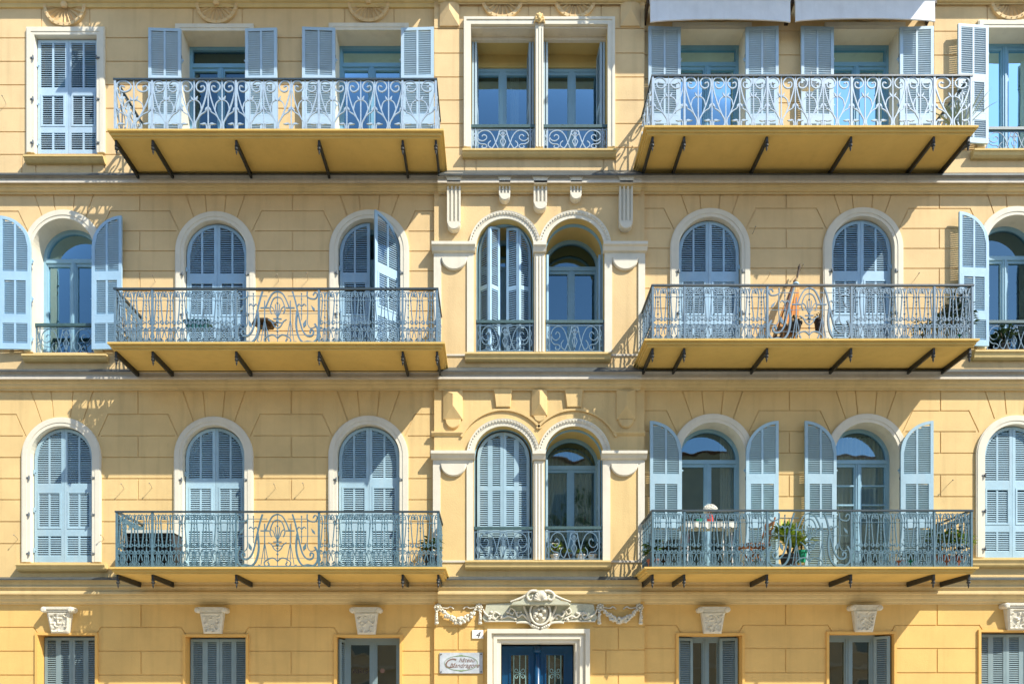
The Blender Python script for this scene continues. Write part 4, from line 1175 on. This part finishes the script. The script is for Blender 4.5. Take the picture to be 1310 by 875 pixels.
def straps(mb, c, n, l, w, rnd, spread=.9):
    for k in range(n):
        a = rnd.uniform(0, 2 * PI); lean = rnd.uniform(.1, spread); L = l * rnd.uniform(.65, 1.15)
        pts = []
        for i in range(6):
            t = i / 5
            out = lean * L * t; z = L * t * (1 - .55 * lean * t)
            pts.append(Vector((c[0] + math.cos(a) * out, c[1] + math.sin(a) * out, c[2] + z)))
        s = Vector((-math.sin(a), math.cos(a), 0))
        P = []
        for i, p in enumerate(pts):
            ww = w * (math.sin(PI * (.15 + .85 * i / 5)) + .05)
            P += [p + s * ww, p - s * ww]
        mb.add(P, [(2 * i, 2 * i + 1, 2 * i + 3, 2 * i + 2) for i in range(5)])
def pot_mesh(r, h):
    mb = MB(); mb.lathe((0, 0, 0), [(r * .68, 0), (r * .92, h * .82), (r * 1.04, h * .82), (r * 1.06, h), (r * .9, h), (r * .88, h * .93)], 16); return mb
def potted(name, label, cat, px, py_or_z, d, r, h, potm, kind, lm, size, n=60, seed=1, group=None, flowers=None, absz=True, sp=.9):
    z = py_or_z
    t = thing(name, label, cat, (X(px, d), d, z), group)
    loc = Vector((X(px, d), d, z))
    def sh(mb):
        mb.v = [(p[0] + loc.x, p[1] + loc.y, p[2] + loc.z) for p in mb.v]; return mb
    sh(pot_mesh(r, h)).build('pot', potm, t, smooth=False)
    mb = MB(); mb.lathe((0, 0, 0), [(r * .88, h * .88), (r * .5, h * .9)], 12); sh(mb).build('soil', M['soil'], t)
    rnd = random.Random(seed); mb = MB()
    if kind == 'straps':
        straps(mb, (0, 0, h * .9), n, size, .018, rnd, sp)
    elif kind == 'dracaena':
        st = MB()
        for q in range(3):
            a = q * 2.1; hx, hy, hz = .12 * math.cos(a), .08 * math.sin(a), size * (.35 + .18 * q)
            st.tube([(0, 0, h * .8), (hx * .6, hy, h + hz * .5), (hx, hy, h + hz)], .016, 6)
            straps(mb, (hx, hy, h + hz - .08), n // 3, size * .62, .026, rnd, 1.35)
            straps(mb, (hx * .7, hy, h + hz * .55), n // 4, size * .55, .024, rnd, 1.4)
        sh(st).build('stem', M['stemw'], t)
    else:
        st = MB()
        for q in range(5):
            a = rnd.uniform(0, 6.3); st.tube([(0, 0, h * .8), (size * .12 * math.cos(a), size * .12 * math.sin(a), h + size * .5), (size * .22 * math.cos(a), size * .22 * math.sin(a), h + size * .85)], .007, 5)
        sh(st).build('stem', M['stemw'], t)
        ll_ = min(.12, size * .34)
        foliage(mb, (0, 0, h + size * .38), min(size * .55, .07 + size * .26), size * .58, int(n * (1.0 + size)), ll_, ll_ * .27, rnd)
    sh(mb).build('foliage', lm, t)
    if flowers:
        fm, nf, fr = flowers; fb = MB()
        for k in range(nf):
            a = rnd.uniform(0, 6.3); e = rnd.uniform(0, 1.3); rr = size * .55
            c = (rr * math.cos(a) * math.cos(e), rr * math.sin(a) * math.cos(e), h + size * .35 + rr * math.sin(e))
            for q in range(5):
                b = q * 2 * PI / 5; fb.blob((c[0] + fr * .7 * math.cos(b), c[1] + fr * .5 * math.sin(b), c[2] + fr * .4 * math.sin(b * 2)), fr * .6, n=5)
        sh(fb).build('blossom', fm, t)
    return t

# awnings over the two right-hand balcony doors
def awning(a, b, y0, y1, label):
    d = .30; x0, x1 = X(a, d), X(b, d); zt, zb = Z(y0, d), Z(y1, d)
    t = thing('awning', label, 'awning', ((x0 + x1) / 2, .0, zt), 'rolled awnings over the top right balcony')
    n = 26; mb = MB(); P = []
    for i in range(n + 1):
        u = i / n; x = x0 + (x1 - x0) * u
        dip = .055 * math.sin(PI * u) ** .6
        z = zb - .01 + dip - (.035 if False else 0)
        P += [(x, d - .03, zt), (x, d, zt), (x, d + .008, zb + dip - .03), (x, d - .012, zb + dip - .03)]
    F = []
    for i in range(n):
        for k in range(4): F.append((4 * i + k, 4 * i + 4 + k, 4 * i + 4 + (k + 1) % 4, 4 * i + (k + 1) % 4))
    mb.add(P, F + [(0, 1, 2, 3), (4 * n + 3, 4 * n + 2, 4 * n + 1, 4 * n)])
    mb.build('valance', M['awning'], t)
    mb = MB(); m2 = [(d + .005, zt + .0), (d + .02, zt + .04), (d - .0, zt + .10), (d - .06, zt + .12), (d - .075, zt + .02), (d - .03, zt)]
    mb.extr(x0 - .01, x1 + .01, m2); mb.build('cassette', M['awning'], t)
    for xx in (x0 - .03, x1 + .03):
        mb = MB(); mb.hexa([(xx - .018, -.02, zt - .16), (xx + .018, -.02, zt - .16), (xx + .018, d - .02, zt - .02), (xx - .018, d - .02, zt - .02), (xx - .018, -.02, zt + .10), (xx + .018, -.02, zt + .10), (xx + .018, d - .02, zt + .10), (xx - .018, d - .02, zt + .10)])
        mb.build('mounting_arm', M['wooddk'], t)
    return t
awning(832, 1011, 1.5, 27, 'rolled pale grey awning above the balcony door nearer the middle bay')
awning(1017.5, 1196, 1.5, 26, 'rolled pale grey awning with its sunlit right end tip')

# number plate and name plaque beside the street door
d = CB
t = thing('house_number_plate', 'small white enamel plate with the number 4 above the marble plaque', 'sign', (X(611, d), d, Z(811, d)))
mb = MB(); mb.prism(rect(X(604, d), X(618.3, d), Z(816.5, d), Z(805.6, d)), d + .004, d + .022, .004); mb.build('plate', M['enamel'], t)
text_mesh('numeral', '4', .15, (X(611, d), d + .0235, Z(815.2, d)), M['ink'], t, shear=.35)
t = thing('name_plaque', 'veined grey marble plaque with cursive brown lettering beside the street door', 'sign', (X(590, d), d, Z(847.5, d)))
mb = MB(); mb.prism(rect(X(562.5, d), X(617.5, d), Z(861, d), Z(834.5, d)), d + .004, d + .024, .004); mb.build('plate', M['marble'], t)
mb = MB()
for a, b in ((564.5, 836.5), (615.5, 836.5), (564.5, 859), (615.5, 859)): mb.lathe((X(a, d), d + .024, Z(b, d)), [(.012, 0), (.012, .008), (.006, .012)], 8, axis='d')
mb.build('screw', M['ink'], t)
text_mesh('initial', 'C', .24, (X(573.5, d), d + .0252, Z(854, d)), M['inkred'], t, shear=.4, sx=1.1)
text_mesh('lettering', 'hâteau', .105, (X(597, d), d + .0252, Z(846.5, d)), M['inkred'], t, shear=.45, sx=1.0)
text_mesh('lettering', 'Mandragore', .115, (X(594, d), d + .0252, Z(853.5, d)), M['inkred'], t, shear=.45, sx=.92)
mb = MB()
ell = [(X(590, d) + 21 * S * math.cos(a), d + .026, Z(848, d) + 9.5 * S * math.sin(a)) for a in [PI * 2 * i / 40 for i in range(41)]]
mb.tube(ell, .0028, 4); mb.build('oval_border', M['leafink'], t)
mb = MB()
for v in (838.3, 857.8):
    for k in range(-4, 5):
        mb.blob((X(590 + k * 1.9, d), d + .026, Z(v + abs(k) * .25 * (1 if v < 850 else -1), d)), .016 - abs(k) * .002, (1, .15, 1), n=5)
mb.build('sprig', M['leafink'], t)

# --- second floor balconies
zb2 = zF2
t = thing('side_table', 'small dark hexagonal table seen from below on the left second floor balcony', 'table', (X(338, .42), .42, zb2))
c = Vector((X(338, .42), .42, zb2)); hT = Z(413, .42) - zb2
mb = MB(); n = 6
P = [(c.x + .21 * math.cos(PI / 3 * k), c.y + .19 * math.sin(PI / 3 * k), c.z + hh) for hh in (hT - .035, hT) for k in range(6)]
mb.add(P, [tuple(range(6))[::-1], tuple(range(6, 12))] + [(k, (k + 1) % 6, 6 + (k + 1) % 6, 6 + k) for k in range(6)]); mb.build('table_top', M['wooddk'], t)
mb = MB(); mb.lathe((c.x, c.y, c.z + hT - .035), [(.10, -.05), (.12, 0)], 6); mb.build('apron', M['wooddk'], t)
for k in range(3):
    a = 2 * PI * k / 3 + .5; mb = MB(); mb.tube([(c.x + .05 * math.cos(a), c.y + .05 * math.sin(a), c.z + hT - .05), (c.x + .17 * math.cos(a), c.y + .17 * math.sin(a), c.z)], .010, 6); mb.build('leg', M['iron2'], t)
t = thing('planter_box', 'dark teal planter box hung inside the left second floor railing', 'planter', (X(252, .8), .8, Z(421, .8)))
mb = MB(); x0, x1, z0, z1 = X(237.5, .8), X(268, .8), Z(421.5, .8), Z(411.5, .8)
mb.hexa([(x0 + .02, .72, z0), (x1 - .02, .72, z0), (x1 - .02, .84, z0), (x0 + .02, .84, z0), (x0, .70, z1), (x1, .70, z1), (x1, .86, z1), (x0, .86, z1)])
mb.box(x0 - .01, x1 + .01, .845, .87, z1 - .02, z1 + .004)
mb.build('box', M['teal'], t)
mb = MB(); rnd = random.Random(8)
for k in range(4): foliage(mb, (x0 + (x1 - x0) * (k + .5) / 4, .78, z1 - .02), .09, .07, 14, .07, .018, rnd)
mb.build('foliage', M['leafd'], t)
mb = MB()
for xx in (x0 + .06, x1 - .06): mb.tube([(xx, .86, z1 - .05), (xx, .89, z1 + .1), (xx, .90, z1 + .16)], .006, 5)
mb.build('hanger', M['black'], t)

# furled parasol leaning on the right-hand second floor balcony
px0, d0 = 998, .62
base = Vector((X(1001, .62), .62, zb2)); tip = Vector((X(1022, .14), .14, Z(344, .14)))
t = thing('parasol', 'furled orange striped parasol leaning against the wall behind the right second floor railing', 'parasol', tuple(base))
ax = (tip - base); L = ax.length; ax.normalize()
u = ax.cross(Vector((0, 1, 0))).normalized(); w = u.cross(ax)
mb = MB(); mb.tube([base, base + ax * L], .017, 8); mb.build('pole', M['wooddk'], t)
mb = MB(); n = 28; P = []; prof = [(.06, .17), (.10, .205), (.22, .19), (.45, .15), (.65, .105), (.78, .07), (.80, .045), (.84, .06), (.88, .025)]
for s_, r in prof:
    for k in range(n):
        a = 2 * PI * k / n; rr = .88 * r * (1 + .22 * (1 if k % 2 else -1) * (1 - s_ * .8)) 
        P.append(base + ax * (L * s_) + (u * math.cos(a) + w * math.sin(a) * .7) * rr)
m_ = len(prof)
mb.add(P, [(i * n + k, i * n + (k + 1) % n, (i + 1) * n + (k + 1) % n, (i + 1) * n + k) for i in range(m_ - 1) for k in range(n)] + [tuple(range(n))[::-1]])
mb.build('canopy', M['canvas_s'], t)
mb = MB(); mb.lathe((0, 0, 0), [(.055, -.012), (.055, .012)], 12)
mb.v = [tuple(base + ax * (L * .80) + u * p[0] + w * p[1] + ax * p[2]) for p in mb.v]; mb.build('tie', M['sh2'], t)
mb = MB(); mb.lathe((0, 0, 0), [(.02, 0), (.026, .05), (.01, .12)], 8); mb.v = [tuple(base + ax * (L * .99) + u * p[0] + w * p[1] + ax * p[2]) for p in mb.v]; mb.build('finial', M['wooddk'], t)
potted('potted_plant', 'low dark pot beside the furled parasol', 'plant', 1018, zb2 + .30, .70, .10, .13, M['darkpot'], 'bush', M['leafd'], .16, 26, 11)
potted('potted_plant', 'slim dark brown pot to the right of the furled parasol', 'plant', 1047, zb2 + .30, .68, .07, .20, M['wooddk'], 'bush', M['leafd'], .12, 18, 12)
potted('potted_plant', 'straggly olive plant in a dark pot left of the tall second floor shrub', 'plant', 1184, zb2, .6, .12, .24, M['darkpot'], 'bush', M['leaf'], .34, 60, 13)
potted('potted_plant', 'tall dark shrub in a green pot at the right second floor balcony corner', 'plant', 1224, zb2, .48, .15, .28, M['greenpot'], 'bush', M['leafd'], .82, 130, 14)
potted('potted_plant', 'dark trailing plant on the sill of the right second floor window', 'plant', 1284, Z(447) + .002, -.16, .10, .15, M['darkpot'], 'bush', M['leafd'], .34, 110, 15)

# --- third floor, right balcony
potted('potted_plant', 'spiky pale yucca at the right end of the right third floor balcony', 'plant', 1229, zF3 + .03, .5, .13, .24, M['darkpot'], 'straps', M['leafp'], .72, 46, 16, sp=.75)
t = thing('planter_box', 'small white planter clipped behind the right third floor railing', 'planter', (X(1035, .82), .82, Z(112, .82)))
mb = MB(); x0, x1, z0, z1 = X(1026.5, .82), X(1043.5, .82), Z(113.5, .82), Z(107, .82)
mb.hexa([(x0 + .015, .76, z0), (x1 - .015, .76, z0), (x1 - .015, .85, z0), (x0 + .015, .85, z0), (x0, .74, z1), (x1, .74, z1), (x1, .865, z1), (x0, .865, z1)]); mb.build('box', M['whitepot'], t)
mb = MB(); rnd = random.Random(4); foliage(mb, (X(1035, .82), .8, z1), .10, .05, 22, .07, .02, rnd, droop=.8); mb.build('foliage', M['flowerw'], t)
mb = MB(); mb.tube([(X(1035, .82), .86, z0), (X(1035, .82), .885, z1 + .05), (X(1035, .82), .9, z1 + .12)], .008, 5); mb.build('hanger', M['whitepot'], t)

# --- first floor, left balcony
zb1 = zF1
t = thing('storage_unit', 'dark slatted box with a pale top edge on the left first floor balcony', 'box', (X(191, .5), .5, zb1))
x0, x1 = X(160, .62), X(222.5, .62); zt = Z(678, .62)
mb = MB(); mb.box(x0, x1, .30, .36, zb1 + .05, zt - .05); mb.box(x0, x0 + .04, .36, .62, zb1 + .05, zt - .05); mb.box(x1 - .04, x1, .36, .62, zb1 + .05, zt - .05); mb.box(x0 + .04, x1 - .04, .36, .60, zb1 + .05, zb1 + .09)
mb.build('body', M['darkpot'], t)
mb = MB()
for k in range(9): mb.hexa([(x0 + .04, .56, zb1 + .10 + k * .066), (x1 - .04, .56, zb1 + .10 + k * .066), (x1 - .04, .61, zb1 + .085 + k * .066), (x0 + .04, .61, zb1 + .085 + k * .066), (x0 + .04, .56, zb1 + .115 + k * .066), (x1 - .04, .56, zb1 + .115 + k * .066), (x1 - .04, .61, zb1 + .10 + k * .066), (x0 + .04, .61, zb1 + .10 + k * .066)])
mb.build('louvre_panel', M['black'], t)
mb = MB(); mb.box(x0 - .02, x1 + .02, .28, .64, zt - .05, zt); mb.build('top', M['paleslab'], t)
for xx in (x0 + .05, x1 - .11):
    mb = MB(); mb.box(xx, xx + .06, .34, .58, zb1, zb1 + .05); mb.build('foot', M['darkpot'], t)
potted('potted_plant', 'bushy olive plant in a dark pot, right end of left first floor balcony', 'plant', 552, zb1, .6, .14, .24, M['darkpot'], 'bush', M['leaf'], .34, 90, 21)

# --- first floor, right balcony
t = thing('table', 'small balcony table with a pale striped cloth edge under the red pot', 'table', (X(903, .45), .45, zb1))
c = Vector((X(903, .45), .45, zb1)); hT = Z(672, .45) - zb1
mb = MB(); mb.box(c.x - .43, c.x + .43, c.y - .28, c.y + .28, c.z + hT - .03, c.z + hT); mb.build('table_top', M['paleslab'], t)
mb = MB(); n = 40; P = []
path = [(c.x - .43 + .86 * i / 20, c.y + .29) for i in range(21)] + [(c.x + .44, c.y + .28 - .56 * i / 10) for i in range(1, 11)]
for i, (x, y) in enumerate(path):
    q = .012 * math.sin(i * 1.9); P += [(x, y + q, c.z + hT - .005), (x, y + q, c.z + hT - .115 - .015 * math.sin(i * .9))]
mb.add(P, [(2 * i, 2 * i + 2, 2 * i + 3, 2 * i + 1) for i in range(len(path) - 1)]); mb.build('cloth_edge', M['curtain'], t)
for sx in (-1, 1):
    for sy in (-1, 1):
        mb = MB(); mb.tube([(c.x + sx * .36, c.y + sy * .22, c.z + hT - .03), (c.x + sx * .38, c.y + sy * .23, c.z)], .014, 6); mb.build('leg', M['whitepot'], t)
potted('flower_pot', 'red pot holding a dome of white flowers on the balcony table', 'flower pot', 908.5, zb1 + hT, .42, .062, .19, M['redpot'], 'bush', M['leaf'], .17, 40, 22, flowers=(M['flowerw'], 46, .030))
potted('flower_pot', 'small green pot on the balcony table left of the red pot', 'flower pot', 895, zb1 + hT, .52, .055, .09, M['greenpot'], 'bush', M['leafd'], .11, 26, 23)
# folding chair
t = thing('chair', 'orange brown folding chair between the table and the large green pot', 'chair', (X(964, .5), .5, zb1))
c = Vector((X(964, .5), .5, zb1)); sz = Z(697, .5) - zb1
mb = MB()
for k in range(5): mb.box(c.x - .20, c.x + .20, c.y - .19 + k * .078, c.y - .19 + k * .078 + .06, c.z + sz - .025, c.z + sz)
mb.box(c.x - .215, c.x - .19, c.y - .2, c.y + .2, c.z + sz - .05, c.z + sz - .026); mb.box(c.x + .19, c.x + .215, c.y - .2, c.y + .2, c.z + sz - .05, c.z + sz - .026)
mb.build('seat', M['wood'], t)
mb = MB()
for k in range(2): mb.hexa([(c.x + .24 + .02 * k, c.y - .18, c.z + sz + .17 + k * .13), (c.x + .255 + .02 * k, c.y - .18, c.z + sz + .17 + k * .13), (c.x + .255 + .02 * k, c.y + .18, c.z + sz + .17 + k * .13), (c.x + .24 + .02 * k, c.y + .18, c.z + sz + .17 + k * .13), (c.x + .25 + .02 * k, c.y - .18, c.z + sz + .24 + k * .13), (c.x + .265 + .02 * k, c.y - .18, c.z + sz + .24 + k * .13), (c.x + .265 + .02 * k, c.y + .18, c.z + sz + .24 + k * .13), (c.x + .25 + .02 * k, c.y + .18, c.z + sz + .24 + k * .13)])
mb.build('backrest', M['wood'], t)
for sy in (-1, 1):
    mb = MB(); mb.tube([(c.x - .22, c.y + sy * .2, c.z), (c.x + .18, c.y + sy * .2, c.z + sz), (c.x + .29, c.y + sy * .2, c.z + sz + .42)], .014, 6); mb.build('leg', M['wood'], t)
    mb = MB(); mb.tube([(c.x + .2, c.y + sy * .18, c.z), (c.x - .18, c.y + sy * .18, c.z + sz - .03)], .014, 6); mb.build('leg', M['wood'], t)
potted('potted_plant', 'tall yellow green dracaena in a dark pot behind the first floor ornate railing panel', 'plant', 1010, zb1, .6, .16, .26, M['darkpot'], 'dracaena', M['leafy'], .56, 150, 24)
potted('potted_plant', 'green glazed pot beside the yellow green dracaena', 'plant', 1025, zb1 + .12, .66, .095, .20, M['greenpot'], 'bush', M['leafy'], .20, 40, 25)
potted('potted_plant', 'flowering pot at the left end of the right first floor balcony', 'plant', 836, zb1, .62, .11, .18, M['terracotta'], 'bush', M['leaf'], .34, 70, 26)
potted('potted_plant', 'leafy pot below the leftmost open shutter of the right first floor balcony', 'plant', 851, zb1, .5, .11, .2, M['darkpot'], 'bush', M['leafd'], .40, 80, 27)
potted('potted_plant', 'small brown pot under the right shutter of the lace curtained door', 'plant', 1153, zb1, .62, .09, .16, M['terracotta'], 'bush', M['leafd'], .18, 40, 28)
potted('potted_plant', 'small green pot under the right shutter of the lace curtained door', 'plant', 1165, zb1, .66, .08, .16, M['greenpot'], 'bush', M['leaf'], .16, 40, 29)
potted('potted_plant', 'tall yellowish plant in the terracotta pot nearest the first floor right corner post', 'plant', 1224, zb1, .56, .12, .24, M['terracotta'], 'bush', M['leafy'], .56, 84, 30)
potted('potted_plant', 'dark leafy plant in a terracotta pot beside the tall yellowish plant', 'plant', 1206, zb1, .60, .12, .24, M['terracotta'], 'bush', M['leaf'], .60, 90, 31)
# flower pots behind the guard rail of the first floor middle window
zs1 = Z(716, CB) + .01
for px, lb, pm, lm, sz_, sd, fl in ((710, 'yellow flowered pot at the left behind the middle window guard rail', M['whitepot'], M['leafy'], .17, 41, (M['flowerw'], 5, .02)),
        (726, 'low green seedling pot in the middle behind the window guard rail', M['darkpot'], M['leafy'], .10, 42, None),
        (743, 'low yellow green pot right of the middle behind the window guard rail', M['whitepot'], M['leafy'], .10, 43, None),
        (758, 'dark leaved plant in a white pot at the right behind the window guard rail', M['whitepot'], M['leafd'], .19, 44, None)):
    potted('flower_pot', lb, 'flower pot', px, zs1, -.12, .085, .12, pm, 'bush', lm, sz_ * 1.35, 60, sd, flowers=fl)
t = thing('red_flowers', 'red blossoms behind the right pane of the middle first floor window', 'flower', (X(737, -.9), -.9, Z(700, -.9)))
mb = MB()
for px, py in ((735, 661), (746, 655), (748, 663), (741, 659)):
    for q in range(5):
        b = q * 2 * PI / 5; mb.blob((X(px, -.72) + .02 * math.cos(b), -.72, Z(py, -.72) + .02 * math.sin(b)), .018, n=5)
mb.build('blossom', M['flowerr'], t)
mb = MB()
for px, py in ((735, 661), (746, 655), (748, 663), (741, 659)): mb.tube([(X(739, -.75), -.75, Z(712, -.75)), (X(px, -.73), -.73, Z(py, -.73))], .006, 5)
mb.build('stem', M['leaf'], t)

# curtains behind the glass
def curtain(a, b, yt, yb, d, m, label, folds=9):
    x0, x1, zt, zb_ = X(a, d), X(b, d), Z(yt, d), Z(yb, d)
    mb = MB(); n = folds * 6; P = []
    for i in range(n + 1):
        u = i / n; x = x0 + (x1 - x0) * u; q = .03 * math.sin(u * folds * 2 * PI)
        P += [(x, d + q, zt), (x, d + q * 1.2, zb_), (x, d + q - .004, zt), (x, d + q * 1.2 - .004, zb_)]
    F = [(4 * i, 4 * i + 4, 4 * i + 5, 4 * i + 1) for i in range(n)] + [(4 * i + 2, 4 * i + 3, 4 * i + 7, 4 * i + 6) for i in range(n)]
    mb.add(P, F); o = mb.build('curtain', m)
    o['label'] = label; o['category'] = 'curtain'; return o
curtain(921, 952, 558, 740, -.46, M['curtain'], 'pale curtain drawn to the right behind the flower table door')
curtain(1070, 1150, 560, 740, -.46, M['curtain'], 'white lace curtain across the right first floor balcony door', 14)
curtain(700, 770, 575, 716, -.68, M['curtaing'], 'grey striped curtain behind the right middle window of the first floor', 14)
curtain(653, 664, 60, 190, -.74, M['curtain'], 'narrow white curtain in the left half of the square middle window', 4)
curtain(1262, 1300, 60, 190, -.46, M['curtain'], 'white curtain behind the rectangular window at the upper right', 8)

# =====================================================================  the street, out of the picture but lighting and mirrored in it
def sheet(name, x0, x1, d0, d1, z, m, th=.0):
    mb = MB()
    if th: mb.box(x0, x1, d0, d1, z - th, z)
    else: mb.add([(x0, d0, z), (x1, d0, z), (x1, d1, z), (x0, d1, z)], [(0, 1, 2, 3)])
    return struct(mb.build(name, m))
sheet('ground', -400, 400, -400, 400, -.16, M['paving'])
sheet('pavement', -60, 60, 0, 5.0, 0, M['paving'], .15)
sheet('kerb', -60, 60, 5.0, 5.2, .004, M['kerb'], .154)
sheet('road', -60, 60, 5.2, 16.0, -.13, M['asphalt'])
for k in range(-14, 15): sheet('road_marking', k * 4 - 1, k * 4 + 1, 10.5, 10.62, -.126, M['line'])
sheet('kerb', -60, 60, 16.0, 16.2, .004, M['kerb'], .154)
sheet('pavement', -60, 60, 16.2, 27.0, 0, M['paving'], .15)
OB = thing('opposite_building', 'cream apartment house across the street with brown tiled roof', 'building', (0, 27, 0))
HB = 15.4
mb = MB(); mb.box(-34, 30, 27, 38, 0, HB); mb.build('wall', M['opp'], OB)
mb = MB(); mb.hexa([(-34.6, 26.4, HB), (30.6, 26.4, HB), (30.6, 38.6, HB), (-34.6, 38.6, HB), (-30, 31, HB + 1.6), (26, 31, HB + 1.6), (26, 34, HB + 1.6), (-30, 34, HB + 1.6)]); mb.build('roof', M['roof'], OB)
for f in range(4):
    for k in range(11):
        x = -30 + k * 5.6; z = .9 + f * 3.6
        mb = MB(); mb.box(x - .75, x + .75, 26.93, 27.05, z - .1, z + 2.1); w_ = mb.build('window', M['trim'], OB)
        mb = MB(); mb.box(x - .55, x + .55, 26.9, 26.94, z, z + 1.95); mb.build('shutter', M['sh0'], w_)
for z in (3.7, 7.0, 10.2):
    mb = MB(); mb.box(-34.1, 30.1, 26.8, 27.02, z, z + .22); mb.build('cornice', M['trim'], OB)
# a street tree whose crown shows in the first floor panes
t = thing('street_tree', 'leafy street tree on the far pavement', 'tree', (3.2, 22, 0))
mb = MB(); mb.tube(smoothp([(3.2, 22, 0), (3.25, 22, 2), (3.1, 22.1, 4.5), (3.2, 22, 8.5)]), .22, 8, .06)
for k in range(7):
    a = k * 2.4; mb.tube([(3.15, 22, 4 + k * .5), (3.2 + 1.2 * math.cos(a), 22 + 1.2 * math.sin(a), 6 + k * .6), (3.2 + 2.0 * math.cos(a), 22 + 2.0 * math.sin(a), 7.4 + k * .6)], .09, 6, .03)
mb.build('trunk', M['stemw'], t)
mb = MB(); rnd = random.Random(9)
for k in range(22):
    a = rnd.uniform(0, 6.3); r = rnd.uniform(.3, 2.2); z = rnd.uniform(6, 12)
    foliage(mb, (3.2 + r * math.cos(a), 22 + r * math.sin(a), z), .9, .8, 90, .30, .09, rnd)
mb.build('crown', M['leaf'], t)

# =====================================================================  camera, light, render
cam = bpy.data.cameras.new('camera'); co_ = bpy.data.objects.new('camera', cam); COL.objects.link(co_)
cam.sensor_width = 36; cam.sensor_fit = 'HORIZONTAL'
cam.lens = 36 * D / (1310 * S)
cam.shift_x = (655 - PXC) / 1310; cam.shift_y = (PYC - 437.5) / 1310
co_.location = (X(PXC), -D, CZ); co_.rotation_euler = (PI / 2, 0, 0)
cam.clip_end = 2000; cam.clip_start = .1
scene.camera = co_

SV = Vector((1.40, -1.0, 1.82)).normalized()
sun = bpy.data.lights.new('sun', 'SUN'); sun.energy = 3.0; sun.angle = math.radians(.5); sun.color = (1.0, .95, .86)
so = bpy.data.objects.new('sun', sun); COL.objects.link(so)
so.rotation_euler = SV.to_track_quat('Z', 'Y').to_euler(); so.location = (20, -20, 30)
W = bpy.data.worlds.new('World'); scene.world = W; W.use_nodes = True
wn = W.node_tree.nodes; wl = W.node_tree.links
bg = wn['Background']; sky = wn.new('ShaderNodeTexSky'); sky.sky_type = 'NISHITA'; sky.sun_disc = False
sky.sun_elevation = math.asin(SV.z); sky.sun_rotation = math.atan2(SV.x, SV.y)
sky.air_density = 1.0; sky.dust_density = .3; sky.ozone_density = 3.0
wl.new(sky.outputs['Color'], bg.inputs['Color']); bg.inputs['Strength'].default_value = .10
scene.view_settings.view_transform = 'Standard'; scene.view_settings.look = 'None'; scene.view_settings.gamma = 1
scene.view_settings.exposure = 1.47
scene.render.engine = 'CYCLES'
scene.cycles.max_bounces = 8; scene.cycles.transparent_max_bounces = 12
scene.cycles.use_adaptive_sampling = True
scene.render.resolution_x = 1024; scene.render.resolution_y = 683
